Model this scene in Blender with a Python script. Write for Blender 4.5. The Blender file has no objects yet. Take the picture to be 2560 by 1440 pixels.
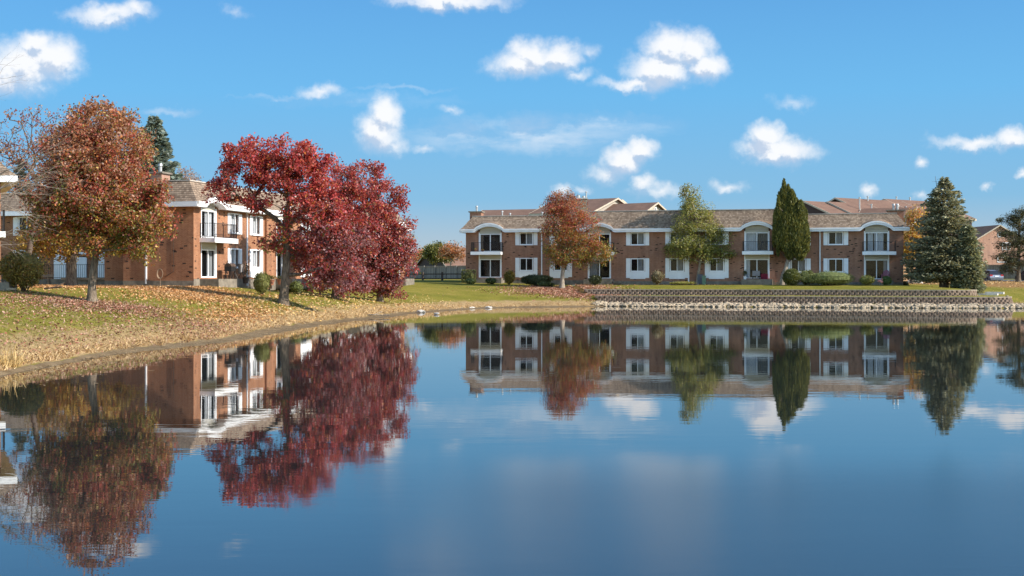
import bpy, math, random
import numpy as np
R = math.radians
sc = bpy.context.scene
col = sc.collection

# ------------------------------------------------------------------ camera
F = 3200.0            # focal length in pixels of a 2560 px wide picture
HZ = 695.0            # horizon row
EYE = 2.48            # eye height above the water
cam_d = bpy.data.cameras.new('camera')
cam = bpy.data.objects.new('camera', cam_d)
col.objects.link(cam)
cam.location = (0, 0, EYE)
cam.rotation_euler = (R(90), 0, 0)
cam_d.sensor_width = 36
cam_d.lens = 36 * F / 2560
cam_d.shift_y = (HZ - 720) / 2560.0
cam_d.clip_end = 20000
sc.camera = cam

# ------------------------------------------------------------------ light
SUN_AZ = 18.5         # degrees in front of the picture plane, from the right
SUN_EL = 33.0
sun_d = bpy.data.lights.new('sun', 'SUN')
sun_d.energy = 4.1
sun_d.angle = R(0.5)
sun_d.color = (1.0, 0.93, 0.82)
sun = bpy.data.objects.new('sun', sun_d)
col.objects.link(sun)
sd = np.array([math.cos(R(SUN_AZ)) * math.cos(R(SUN_EL)), -math.sin(R(SUN_AZ)) * math.cos(R(SUN_EL)), math.sin(R(SUN_EL))])
from mathutils import Vector, Matrix
sun.rotation_euler = Vector(sd).to_track_quat('Z', 'Y').to_euler()
sun.location = (60, -20, 60)

sc.view_settings.view_transform = 'Standard'
sc.view_settings.look = 'None'
sc.view_settings.gamma = 1.0
sc.view_settings.exposure = 0.85
sc.render.film_transparent = False
try:
    sc.cycles.use_denoising = True
    sc.cycles.max_bounces = 6
    sc.cycles.transparent_max_bounces = 12
    sc.cycles.caustics_reflective = False
    sc.cycles.caustics_refractive = False
    sc.cycles.sample_clamp_indirect = 4.0
except Exception:
    pass

# ------------------------------------------------------------------ node helpers
class NT:
    def __init__(s, tree):
        s.t = tree; s.n = tree.nodes; s.l = tree.links
    def node(s, typ, **kw):
        n = s.n.new(typ)
        for k, v in kw.items(): setattr(n, k, v)
        return n
    def put(s, sock, v):
        if v is None: return
        if hasattr(v, 'is_output') or isinstance(v, bpy.types.NodeSocket): s.l.new(v, sock)
        else: sock.default_value = v
    def math(s, op, a, b=None, c=None, clamp=False):
        n = s.node('ShaderNodeMath', operation=op, use_clamp=clamp)
        s.put(n.inputs[0], a); s.put(n.inputs[1], b)
        if c is not None: s.put(n.inputs[2], c)
        return n.outputs[0]
    def vmath(s, op, a, b=None, scale=None):
        n = s.node('ShaderNodeVectorMath', operation=op)
        s.put(n.inputs[0], a); s.put(n.inputs[1], b)
        if scale is not None: s.put(n.inputs['Scale'], scale)
        return n.outputs['Value'] if op in ('DOT_PRODUCT', 'LENGTH', 'DISTANCE') else n.outputs[0]
    def mix(s, f, a, b, blend='MIX'):
        n = s.node('ShaderNodeMix', data_type='RGBA', blend_type=blend)
        s.put(n.inputs[0], f)
        for i, v in ((6, a), (7, b)):
            if isinstance(v, tuple) and len(v) == 3: v = (*v, 1)
            s.put(n.inputs[i], v)
        return n.outputs[2]
    def noise(s, vec, scale, detail=3, rough=0.55, dist=0.0, dim='3D'):
        n = s.node('ShaderNodeTexNoise', noise_dimensions=dim)
        if vec is not None: s.put(n.inputs['Vector'], vec)
        n.inputs['Scale'].default_value = scale; n.inputs['Detail'].default_value = detail
        n.inputs['Roughness'].default_value = rough; n.inputs['Distortion'].default_value = dist
        return n
    def ramp(s, f, stops, interp='LINEAR'):
        n = s.node('ShaderNodeValToRGB'); s.put(n.inputs[0], f)
        cr = n.color_ramp; cr.interpolation = interp
        while len(cr.elements) < len(stops): cr.elements.new(0.5)
        for e, (p, c) in zip(cr.elements, stops):
            e.position = p; e.color = (*c, 1) if len(c) == 3 else c
        return n.outputs[0]
    def smooth(s, v, a, b, to0=0.0, to1=1.0):
        n = s.node('ShaderNodeMapRange', interpolation_type='SMOOTHSTEP')
        s.put(n.inputs[0], v); n.inputs[1].default_value = a; n.inputs[2].default_value = b
        n.inputs[3].default_value = to0; n.inputs[4].default_value = to1
        return n.outputs[0]

# ------------------------------------------------------------------ world: Nishita sky with fair-weather clouds
world = bpy.data.worlds.new('World'); sc.world = world
world.use_nodes = True
W = NT(world.node_tree); W.n.clear()
sky = W.node('ShaderNodeTexSky', sky_type='NISHITA')
sky.sun_disc = False
sky.sun_elevation = R(SUN_EL); sky.sun_rotation = R(90 + SUN_AZ)
sky.air_density = 1.0; sky.dust_density = 0.25; sky.ozone_density = 2.5; sky.altitude = 200
hs = W.node('ShaderNodeHueSaturation'); hs.inputs['Saturation'].default_value = 1.12; hs.inputs['Value'].default_value = 1.0
W.l.new(sky.outputs[0], hs.inputs['Color'])
tc = W.node('ShaderNodeTexCoord')
sx = W.node('ShaderNodeSeparateXYZ'); W.l.new(tc.outputs['Generated'], sx.inputs[0])
ysafe = W.math('MAXIMUM', sx.outputs[1], 0.05)
u = W.math('DIVIDE', sx.outputs[0], ysafe); v = W.math('DIVIDE', sx.outputs[2], ysafe)
cp = W.node('ShaderNodeCombineXYZ'); W.l.new(u, cp.inputs[0]); W.l.new(v, cp.inputs[1])
P0 = cp.outputs[0]
nd = W.noise(P0, 26, 4, 0.6); nd2 = W.noise(P0, 95, 4, 0.6)
off = W.vmath('SUBTRACT', nd.outputs['Color'], (0.5, 0.5, 0.5))
off = W.vmath('SCALE', off, scale=0.019)
off2 = W.vmath('SCALE', W.vmath('SUBTRACT', nd2.outputs['Color'], (0.5, 0.5, 0.5)), scale=0.011)
P1 = W.vmath('ADD', W.vmath('ADD', P0, off), off2)
CL = [(50,165,90,62,1),(130,150,72,52,1),(85,112,45,32,1),(20,190,70,45,.9),
      (262,34,96,24,.75),(335,26,35,20,.7),(582,30,34,16,.35),(1120,2,130,22,.9),
      (803,226,48,17,.6),(962,285,38,42,1),(945,330,50,42,.9),(985,360,40,22,.5),(1060,372,40,12,.45),(1133,275,25,12,.45),
      (1330,140,55,42,1),(1300,165,72,32,.9),(1395,140,55,34,.95),(1445,178,40,14,.5),(1475,130,24,20,.35),
      (1680,120,62,42,1),(1735,125,45,42,1),(1770,165,48,34,1),(1655,175,82,42,1),(1580,205,75,16,.75),
      (1600,378,40,30,1),(1555,400,46,34,.95),(1520,430,46,24,.6),
      (1915,345,42,32,1),(1950,375,88,30,.95),(1978,258,50,15,.35),
      (2435,352,95,17,.7),(2530,345,50,24,.9),(2305,408,19,15,.6),(1820,461,42,14,.6),
      (1607,460,26,22,.7),(1650,480,70,18,.55),(1398,476,20,16,.6),(1452,472,26,9,.4),(2166,478,22,12,.55),
      (2470,472,16,8,.5),(2558,435,14,12,.7),(2305,488,20,10,.4)]
def cloud_field(P):
    f_ = None
    for (cx, cy, rx, ry, w) in CL:
        c3 = ((cx - 1280) / F, (HZ - cy) / F, 0)
        d = W.vmath('MULTIPLY', W.vmath('SUBTRACT', P, c3), (F / (rx * 1.52), F / (ry * 1.60), 0))
        f = W.math('MULTIPLY_ADD', W.vmath('LENGTH', d), -w, w)
        f_ = f if f_ is None else W.math('SMOOTH_MAX', f_, f, 0.12)
    return f_
field = cloud_field(P1)
field_up = cloud_field(W.vmath('ADD', P1, (0.0022, 0.0075, 0)))      # a step towards the light: thicker there means shaded here
billow = W.noise(P0, 60, 6, 0.62)
fb = W.math('ADD', field, W.math('MULTIPLY_ADD', billow.outputs[0], 0.5, -0.27))
alpha = W.smooth(fb, -0.04, 0.74)
# thin veils of high cloud
veil = None
for (cx, cy, rx, ry, w) in [(1300,335,360,60,.30),(1500,310,240,36,.2),(690,238,140,8,.2),(1020,220,150,8,.14),(420,280,85,13,.25),(900,250,300,20,.08)]:
    d = W.vmath('MULTIPLY', W.vmath('SUBTRACT', P1, ((cx - 1280) / F, (HZ - cy) / F, 0)), (F / rx, F / ry, 0))
    f = W.math('MULTIPLY_ADD', W.vmath('LENGTH', d), -w, w)
    veil = f if veil is None else W.math('MAXIMUM', veil, f)
veil = W.math('MULTIPLY', W.math('MAXIMUM', veil, 0.0), W.smooth(W.noise(W.vmath('MULTIPLY', P0, (1.0, 3.5, 1.0)), 22, 5, 0.6).outputs[0], 0.3, 0.65, 0.35, 1.5))
a2 = W.math('MAXIMUM', W.math('MULTIPLY', alpha, 0.97), W.math('MULTIPLY', veil, 1.3))
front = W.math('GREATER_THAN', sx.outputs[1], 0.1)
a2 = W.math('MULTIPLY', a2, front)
relief = W.math('SUBTRACT', billow.outputs[0], W.noise(W.vmath('ADD', P0, (0.0016, 0.0035, 0)), 60, 6, 0.62).outputs[0])
lit = W.math('ADD', W.math('SUBTRACT', field, field_up), W.math('MULTIPLY', relief, 0.95))
shade = W.smooth(lit, -0.27, 0.10)
ccol = W.mix(shade, (4.7, 5.6, 7.0), (8.3, 8.4, 8.6))
# warm pale band close to the horizon
skyc = W.mix(1.0, hs.outputs[0], (0.70, 1.10, 1.36), 'MULTIPLY')
elev = W.math('DIVIDE', W.math('MAXIMUM', sx.outputs[2], 0.0), 0.5)
low = W.ramp(elev, [(0.0, (.49, .56, .66)), (0.06, (.43, .55, .69)), (0.122, (.25, .515, .785)), (0.28, (.172, .52, .90)), (0.42, (.134, .44, .84)), (0.7, (.10, .33, .70))])
low = W.vmath('SCALE', low, scale=8.0)
hz = W.smooth(sx.outputs[2], 0.12, 0.36, 0.88, 0.0)
# sky overhead and behind the viewer is boosted, added fill for the shaded sides
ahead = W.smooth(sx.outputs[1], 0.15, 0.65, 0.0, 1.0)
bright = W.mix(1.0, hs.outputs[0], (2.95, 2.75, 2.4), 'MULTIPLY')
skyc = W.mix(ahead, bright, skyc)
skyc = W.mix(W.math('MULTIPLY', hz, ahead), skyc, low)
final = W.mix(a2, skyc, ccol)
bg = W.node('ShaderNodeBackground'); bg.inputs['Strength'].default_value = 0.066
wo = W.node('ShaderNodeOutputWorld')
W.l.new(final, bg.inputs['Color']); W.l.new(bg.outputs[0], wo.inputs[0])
try:
    world.cycles.sampling_method = 'MANUAL'; world.cycles.sample_map_resolution = 512
except Exception:
    pass

# ------------------------------------------------------------------ materials
def material(name):
    m = bpy.data.materials.new(name); m.use_nodes = True
    t = NT(m.node_tree); t.n.clear()
    b = t.node('ShaderNodeBsdfPrincipled'); o = t.node('ShaderNodeOutputMaterial')
    t.l.new(b.outputs[0], o.inputs[0])
    return m, t, b, o
def spec(b, v):
    b.inputs['Specular IOR Level'].default_value = v

def plain(name, c, rough=0.6, var=0.12, scale=4.0, metallic=0.0, sp=0.4, bump=0.0):
    m, t, b, o = material(name)
    tcn = t.node('ShaderNodeTexCoord').outputs['Object']
    n = t.noise(tcn, scale, 5, 0.6)
    lo = tuple(x * (1 - var) for x in c); hi = tuple(min(1, x * (1 + var)) for x in c)
    t.l.new(t.mix(t.smooth(n.outputs[0], 0.3, 0.7), lo, hi), b.inputs['Base Color'])
    b.inputs['Roughness'].default_value = rough; b.inputs['Metallic'].default_value = metallic; spec(b, sp)
    if bump:
        bn = t.node('ShaderNodeBump'); bn.inputs['Distance'].default_value = bump
        t.l.new(t.noise(tcn, scale * 8, 4).outputs[0], bn.inputs['Height']); t.l.new(bn.outputs[0], b.inputs['Normal'])
    return m

def brick_mat(name, c1, c2, dark=(0.035, 0.022, 0.02), mortar=(0.30, 0.24, 0.19), darkp=0.972):
    m, t, b, o = material(name)
    uv = t.node('ShaderNodeTexCoord').outputs['UV']
    br = t.node('ShaderNodeTexBrick')
    t.l.new(uv, br.inputs['Vector'])
    br.inputs['Color1'].default_value = (*c1, 1); br.inputs['Color2'].default_value = (*c2, 1)
    br.inputs['Mortar'].default_value = (*mortar, 1)
    br.inputs['Scale'].default_value = 1.0; br.inputs['Mortar Size'].default_value = 0.006
    br.inputs['Brick Width'].default_value = 0.21; br.inputs['Row Height'].default_value = 0.075
    # scattered clinker bricks: long dark ones
    s = t.node('ShaderNodeSeparateXYZ'); t.l.new(uv, s.inputs[0])
    row = t.math('FLOOR', t.math('DIVIDE', s.outputs[1], 0.075))
    hx = t.math('ADD', t.math('DIVIDE', s.outputs[0], 0.23), t.math('MULTIPLY', row, 0.37))
    cx = t.node('ShaderNodeCombineXYZ'); t.l.new(t.math('FLOOR', hx), cx.inputs[0]); t.l.new(row, cx.inputs[1])
    wn = t.node('ShaderNodeTexWhiteNoise', noise_dimensions='2D'); t.l.new(cx.outputs[0], wn.inputs['Vector'])
    patch = t.noise(uv, 0.45, 2).outputs[0]
    thr = t.math('ADD', wn.outputs['Value'], t.math('MULTIPLY_ADD', patch, 0.18, -0.09))
    dk = t.math('GREATER_THAN', thr, darkp)
    c = t.mix(dk, br.outputs['Color'], dark)
    tone = t.noise(uv, 0.7, 4, 0.6).outputs[0]
    c = t.mix(1.0, c, t.ramp(tone, [(0.25, (0.80, 0.80, 0.82)), (0.75, (1.15, 1.1, 1.05))]), 'MULTIPLY')
    mps = t.node('ShaderNodeMapping'); t.l.new(uv, mps.inputs[0]); mps.inputs['Scale'].default_value = (2.2, 0.22, 1)
    c = t.mix(1.0, c, t.ramp(t.noise(mps.outputs[0], 1.0, 5, 0.65).outputs[0], [(0.3, (0.82, 0.80, 0.80)), (0.7, (1.14, 1.13, 1.12))]), 'MULTIPLY')
    t.l.new(c, b.inputs['Base Color']); b.inputs['Roughness'].default_value = 0.85; spec(b, 0.2)
    bn = t.node('ShaderNodeBump'); bn.inputs['Distance'].default_value = 0.006
    t.l.new(t.math('SUBTRACT', 1.0, br.outputs['Fac']), bn.inputs['Height']); t.l.new(bn.outputs[0], b.inputs['Normal'])
    return m

def shake_mat(name, c1, c2, gap=(0.05, 0.038, 0.03), row=0.175, w=0.17, line=0.42):
    """courses of wooden shakes: each one its own tone, a dark butt line under every course"""
    m, t, b, o = material(name)
    uv = t.node('ShaderNodeTexCoord').outputs['UV']
    s = t.node('ShaderNodeSeparateXYZ'); t.l.new(uv, s.inputs[0])
    wob = t.math('MULTIPLY_ADD', t.noise(uv, 3.0, 3).outputs[0], 0.05, -0.025)
    vv = t.math('DIVIDE', t.math('ADD', s.outputs[1], wob), row)
    rw = t.math('FLOOR', vv); fr = t.math('FRACT', vv)
    sh = t.node('ShaderNodeTexWhiteNoise', noise_dimensions='1D'); t.l.new(rw, sh.inputs['W'])
    ux = t.math('ADD', t.math('DIVIDE', s.outputs[0], w), t.math('MULTIPLY', sh.outputs['Value'], 7.0))
    cx = t.node('ShaderNodeCombineXYZ'); t.l.new(t.math('FLOOR', ux), cx.inputs[0]); t.l.new(rw, cx.inputs[1])
    wn = t.node('ShaderNodeTexWhiteNoise', noise_dimensions='2D'); t.l.new(cx.outputs[0], wn.inputs['Vector'])
    c = t.mix(wn.outputs['Value'], c1, c2)
    n = t.noise(uv, 0.7, 5, 0.65).outputs[0]
    c = t.mix(1.0, c, t.ramp(n, [(0.3, (0.80, 0.78, 0.78)), (0.7, (1.2, 1.17, 1.12))]), 'MULTIPLY')
    c = t.mix(t.smooth(fr, 0.0, line, 0.9, 0.0), c, gap)
    c = t.mix(t.math('MULTIPLY', t.math('LESS_THAN', t.math('FRACT', ux), 0.09), 0.5), c, gap)
    t.l.new(c, b.inputs['Base Color']); b.inputs['Roughness'].default_value = 0.9; spec(b, 0.15)
    return m

def leaf_mat(name, trans=0.35, rough=0.45, sp=0.45):
    m, t, b, o = material(name)
    at = t.node('ShaderNodeAttribute', attribute_name='tint')
    t.l.new(at.outputs['Color'], b.inputs['Base Color'])
    b.inputs['Roughness'].default_value = rough; spec(b, sp)
    tr = t.node('ShaderNodeBsdfTranslucent')
    t.l.new(t.mix(1.0, at.outputs['Color'], (1.25, 1.1, 0.8), 'MULTIPLY'), tr.inputs['Color'])
    mx = t.node('ShaderNodeMixShader'); mx.inputs[0].default_value = trans
    t.l.new(b.outputs[0], mx.inputs[1]); t.l.new(tr.outputs[0], mx.inputs[2]); t.l.new(mx.outputs[0], o.inputs[0])
    return m

def bark_mat(name, c1, c2):
    m, t, b, o = material(name)
    tcn = t.node('ShaderNodeTexCoord').outputs['Object']
    mp = t.node('ShaderNodeMapping'); t.l.new(tcn, mp.inputs[0]); mp.inputs['Scale'].default_value = (9, 9, 1.6)
    n = t.noise(mp.outputs[0], 1.6, 6, 0.65)
    t.l.new(t.ramp(n.outputs[0], [(0.35, c1), (0.62, c2)]), b.inputs['Base Color'])
    b.inputs['Roughness'].default_value = 0.9; spec(b, 0.1)
    bn = t.node('ShaderNodeBump'); bn.inputs['Distance'].default_value = 0.05; bn.inputs['Strength'].default_value = 0.8
    t.l.new(n.outputs[0], bn.inputs['Height']); t.l.new(bn.outputs[0], b.inputs['Normal'])
    return m

def siding_mat(name, c, pitch=0.12):
    m, t, b, o = material(name)
    z = t.node('ShaderNodeSeparateXYZ'); t.l.new(t.node('ShaderNodeTexCoord').outputs['Object'], z.inputs[0])
    fr = t.math('FRACT', t.math('DIVIDE', z.outputs[2], pitch))
    line = t.smooth(fr, 0.0, 0.22, 0.62, 1.0)
    t.l.new(t.mix(line, tuple(x * 0.55 for x in c), c), b.inputs['Base Color'])
    bn = t.node('ShaderNodeBump'); bn.inputs['Distance'].default_value = 0.012; t.l.new(fr, bn.inputs['Height'])
    t.l.new(bn.outputs[0], b.inputs['Normal']); b.inputs['Roughness'].default_value = 0.55
    return m

def fence_mat(name, c, w=0.14):
    m, t, b, o = material(name)
    uv = t.node('ShaderNodeTexCoord').outputs['UV']
    s = t.node('ShaderNodeSeparateXYZ'); t.l.new(uv, s.inputs[0])
    a = t.math('DIVIDE', s.outputs[0], w)
    cell = t.math('FLOOR', a); fr = t.math('FRACT', a)
    wn = t.node('ShaderNodeTexWhiteNoise', noise_dimensions='1D'); t.l.new(cell, wn.inputs['W'])
    base = t.mix(wn.outputs['Value'], tuple(x * 0.72 for x in c), tuple(x * 1.2 for x in c))
    mp = t.node('ShaderNodeMapping'); t.l.new(uv, mp.inputs[0]); mp.inputs['Scale'].default_value = (12, 0.8, 1)
    base = t.mix(1.0, base, t.ramp(t.noise(mp.outputs[0], 1.0, 5).outputs[0], [(0.3, (0.8, 0.8, 0.8)), (0.7, (1.15, 1.15, 1.15))]), 'MULTIPLY')
    gap = t.math('LESS_THAN', fr, 0.08)
    t.l.new(t.mix(gap, base, (0.02, 0.018, 0.016)), b.inputs['Base Color']); b.inputs['Roughness'].default_value = 0.9; spec(b, 0.1)
    return m

M = {}
M['brick'] = brick_mat('brick', (0.32, 0.152, 0.094), (0.39, 0.20, 0.128))
M['brick_warm'] = brick_mat('brick_warm', (0.285, 0.118, 0.060), (0.375, 0.175, 0.092), darkp=0.978, mortar=(0.40, 0.29, 0.20))
M['brick_pink'] = brick_mat('brick_pink', (0.46, 0.26, 0.19), (0.50, 0.30, 0.22), darkp=0.985)
M['shake'] = shake_mat('shake', (0.175, 0.125, 0.09), (0.35, 0.265, 0.195))
M['brown_roof'] = shake_mat('brown_roof', (0.175, 0.105, 0.078), (0.205, 0.125, 0.092), gap=(0.13, 0.08, 0.06), row=0.14, w=0.9, line=0.2)
M['tan_trim'] = plain('tan_trim', (.46, .38, .29), .7)
M['dark_wall'] = plain('dark_wall', (0.055, 0.035, 0.032), 0.8)
M['white'] = plain('white', (0.84, 0.84, 0.85), 0.45, 0.05, 1.5)
M['white_siding'] = siding_mat('white_siding', (0.70, 0.70, 0.70))
M['beige_siding'] = siding_mat('beige_siding', (0.40, 0.35, 0.29), 0.14)
M['cream'] = siding_mat('cream', (0.50, 0.47, 0.40), 0.13)
M['concrete'] = plain('concrete', (0.20, 0.17, 0.135), 0.9, 0.3, 2.5, bump=0.01)
M['black_metal'] = plain('black_metal', (0.02, 0.018, 0.018), 0.5)
M['grey_metal'] = plain('grey_metal', (0.42, 0.42, 0.42), 0.45, metallic=0.4)
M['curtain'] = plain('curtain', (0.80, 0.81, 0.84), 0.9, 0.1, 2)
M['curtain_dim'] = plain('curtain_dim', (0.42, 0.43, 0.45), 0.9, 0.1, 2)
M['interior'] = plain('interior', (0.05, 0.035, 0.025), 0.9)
M['wood_dark'] = plain('wood_dark', (0.085, 0.055, 0.04), 0.85, 0.3, 3)
M['wood'] = plain('wood', (0.26, 0.18, 0.12), 0.85, 0.25, 3)
M['grey_fence'] = fence_mat('grey_fence', (0.26, 0.225, 0.195))
M['tan_fence'] = fence_mat('tan_fence', (0.33, 0.20, 0.11))
M['leaf'] = leaf_mat('leaf', 0.42)
M['needle'] = leaf_mat('needle', 0.28, 0.5, 0.35)
M['litter'] = leaf_mat('litter', 0.1, 0.6, 0.25)
M['bark'] = bark_mat('bark', (0.055, 0.04, 0.03), (0.24, 0.185, 0.135))
M['bark_pale'] = bark_mat('bark_pale', (0.15, 0.12, 0.095), (0.42, 0.35, 0.27))
M['twig'] = plain('twig', (0.30, 0.235, 0.185), 0.85, 0.3, 3)
M['twig_dark'] = plain('twig_dark', (0.12, 0.085, 0.065), 0.85, 0.3, 3)
M['terracotta'] = plain('terracotta', (0.30, 0.12, 0.07), 0.8)
M['stone'] = plain('stone', (0.38, 0.295, 0.20), 0.9, 0.4, 1.3, bump=0.03)
M['white_stone'] = plain('white_stone', (0.62, 0.57, 0.50), 0.9, 0.2, 3, bump=0.02)
M['tyre'] = plain('tyre', (0.02, 0.02, 0.02), 0.8)
M['silver'] = plain('silver', (0.33, 0.33, 0.36), 0.28, 0.03, metallic=0.6, sp=0.6)
M['car_dark'] = plain('car_dark', (0.09, 0.09, 0.085), 0.28, 0.03, metallic=0.5, sp=0.6)
M['red_lamp'] = plain('red_lamp', (0.45, 0.02, 0.03), 0.25)
M['green_metal'] = plain('green_metal', (0.12, 0.20, 0.13), 0.5)
M['slate_metal'] = plain('slate_metal', (0.10, 0.11, 0.13), 0.5)
M['mauve'] = plain('mauve', (0.28, 0.10, 0.13), 0.6)
M['maroon'] = plain('maroon', (0.20, 0.012, 0.03), 0.8)
M['cloth_grey'] = plain('cloth_grey', (0.25, 0.23, 0.23), 0.95)
M['pink'] = plain('pink', (0.55, 0.22, 0.19), 0.6)
M['asphalt'] = plain('asphalt', (0.10, 0.095, 0.09), 0.9, 0.15, 3)

# glass: mirrors the sky and the trees, dark rooms behind
gm, t, b, o = material('glass')
b.inputs['Base Color'].default_value = (0.02, 0.022, 0.025, 1); b.inputs['Roughness'].default_value = 0.03; spec(b, 0.6)
tcn = t.node('ShaderNodeTexCoord').outputs['Object']
bn = t.node('ShaderNodeBump'); bn.inputs['Distance'].default_value = 0.004
t.l.new(t.noise(tcn, 1.5, 2).outputs[0], bn.inputs['Height']); t.l.new(bn.outputs[0], b.inputs['Normal'])
tp = t.node('ShaderNodeBsdfTransparent'); tp.inputs[0].default_value = (0.93, 0.95, 0.96, 1)
mx = t.node('ShaderNodeMixShader'); mx.inputs[0].default_value = 0.30
t.l.new(tp.outputs[0], mx.inputs[1]); t.l.new(b.outputs[0], mx.inputs[2]); t.l.new(mx.outputs[0], o.inputs[0])
M['glass'] = gm
M['car_glass'] = plain('car_glass', (0.02, 0.02, 0.025), 0.08, sp=0.7)

# water
wm, t, b, o = material('water')
b.inputs['Base Color'].default_value = (0.014, 0.019, 0.020, 1)
b.inputs['Roughness'].default_value = 0.0; b.inputs['IOR'].default_value = 1.85
tcn = t.node('ShaderNodeTexCoord').outputs['Object']
mp = t.node('ShaderNodeMapping'); t.l.new(tcn, mp.inputs[0]); mp.inputs['Scale'].default_value = (0.35, 1.0, 1)
n1 = t.noise(mp.outputs[0], 2.2, 3, 0.5); n2 = t.noise(mp.outputs[0], 0.35, 2, 0.5); n3 = t.noise(mp.outputs[0], 9.0, 2, 0.5)
h = t.math('ADD', t.math('MULTIPLY', n1.outputs[0], 0.5), t.math('ADD', t.math('MULTIPLY', n2.outputs[0], 1.2), t.math('MULTIPLY', n3.outputs[0], 0.08)))
# a light breeze ruffles the open water towards the camera; the sheltered parts stay glassy
sw = t.node('ShaderNodeSeparateXYZ'); t.l.new(tcn, sw.inputs[0])
breeze = t.math('MULTIPLY', t.smooth(sw.outputs[1], 14.0, 21, 1.0, 0.0), t.smooth(t.math('ADD', sw.outputs[0], t.math('MULTIPLY', sw.outputs[1], 0.10)), -2.0, 2.0))
n4 = t.noise(mp.outputs[0], 11.0, 3, 0.6)
h = t.math('ADD', h, t.math('MULTIPLY', t.math('MULTIPLY', n4.outputs[0], 0.25), breeze))
t.l.new(t.math('MULTIPLY', breeze, 0.20), b.inputs['Roughness'])
bn = t.node('ShaderNodeBump'); bn.inputs['Distance'].default_value = 0.0021; bn.inputs['Strength'].default_value = 1.0
t.l.new(h, bn.inputs['Height']); t.l.new(bn.outputs[0], b.inputs['Normal'])
M['water'] = wm

# ground: lawn, dry bank grass, mud, leaf-strewn soil
def ground_mat():
    m, t, b, o = material('ground')
    tcn = t.node('ShaderNodeTexCoord').outputs['Object']
    at = t.node('ShaderNodeAttribute', attribute_name='zone')
    z = t.node('ShaderNodeSeparateColor'); t.l.new(at.outputs['Color'], z.inputs[0])
    nb = t.noise(tcn, 0.35, 4, 0.6).outputs[0]; nf = t.noise(tcn, 7.0, 5, 0.7).outputs[0]; nm = t.noise(tcn, 1.3, 4, 0.65).outputs[0]
    lawn = t.ramp(nb, [(0.28, (0.125, 0.125, 0.018)), (0.5, (0.185, 0.165, 0.026)), (0.74, (0.27, 0.205, 0.05))])
    lawn = t.mix(1.0, lawn, t.ramp(nf, [(0.3, (0.72, 0.74, 0.7)), (0.7, (1.25, 1.22, 1.2))]), 'MULTIPLY')
    dry = t.ramp(nf, [(0.3, (0.19, 0.12, 0.055)), (0.5, (0.34, 0.23, 0.11)), (0.75, (0.48, 0.34, 0.18))])
    mud = t.ramp(nm, [(0.3, (0.13, 0.088, 0.048)), (0.7, (0.23, 0.165, 0.095))])
    soil = t.ramp(nf, [(0.3, (0.16, 0.085, 0.03)), (0.7, (0.38, 0.21, 0.08))])
    wob = t.math('MULTIPLY_ADD', nm, 0.9, -0.45)
    c = t.mix(t.smooth(t.math('ADD', z.outputs[2], t.math('MULTIPLY', wob, 1.0)), 0.35, 0.65), lawn, soil)
    c = t.mix(t.smooth(t.math('ADD', z.outputs[0], wob), 0.35, 0.65), c, dry)
    c = t.mix(t.smooth(t.math('ADD', z.outputs[1], t.math('MULTIPLY', wob, 0.4)), 0.4, 0.6), c, mud)
    t.l.new(c, b.inputs['Base Color']); b.inputs['Roughness'].default_value = 0.95; spec(b, 0.1)
    bn = t.node('ShaderNodeBump'); bn.inputs['Distance'].default_value = 0.05; bn.inputs['Strength'].default_value = 0.7
    t.l.new(t.math('ADD', nf, t.noise(tcn, 30, 3).outputs[0]), bn.inputs['Height']); t.l.new(bn.outputs[0], b.inputs['Normal'])
    return m
M['ground'] = ground_mat()

# retaining wall blocks
def block_mat():
    m, t, b, o = material('wall_block')
    oc = t.node('ShaderNodeTexCoord').outputs['Object']
    n = t.noise(oc, 2.2, 5, 0.7).outputs[0]
    t.l.new(t.ramp(n, [(0.3, (0.16, 0.11, 0.085)), (0.7, (0.33, 0.245, 0.185))]), b.inputs['Base Color'])
    b.inputs['Roughness'].default_value = 0.95; spec(b, 0.1)
    bn = t.node('ShaderNodeBump'); bn.inputs['Distance'].default_value = 0.03
    t.l.new(t.noise(oc, 14, 4).outputs[0], bn.inputs['Height']); t.l.new(bn.outputs[0], b.inputs['Normal'])
    return m
M['block'] = block_mat()

# ------------------------------------------------------------------ object helpers
def tag(o, label=None, cat=None, group=None, kind=None):
    if label: o['label'] = label
    if cat: o['category'] = cat
    if group: o['group'] = group
    if kind: o['kind'] = kind
    return o
def thing(name, label, cat, loc=(0, 0, 0), rz=0.0, group=None):
    o = bpy.data.objects.new(name, None); col.objects.link(o)
    o.location = loc; o.rotation_euler = (0, 0, rz); o.empty_display_size = 0.3
    return tag(o, label, cat, group)
def link(name, me, mat, parent=None):
    o = bpy.data.objects.new(name, me); col.objects.link(o)
    if mat is not None and len(me.materials) == 0: me.materials.append(mat)
    if parent is not None: o.parent = parent
    return o
def children(o): return list(o.children)
def copy_tree(o, parent=None):
    c = o.copy(); col.objects.link(c); c.parent = parent
    for ch in children(o): copy_tree(ch, c)
    return c

class Frame:
    """s runs along a wall, o outward from it, z up (all in the owner's local space)"""
    def __init__(s, ox=0.0, oy=0.0, dx=1.0, dy=0.0): s.o = (ox, oy); s.d = (dx, dy); s.n = (dy, -dx)
    def p(s, a, out, z): return (s.o[0] + s.d[0] * a + s.n[0] * out, s.o[1] + s.d[1] * a + s.n[1] * out, z)

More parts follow.
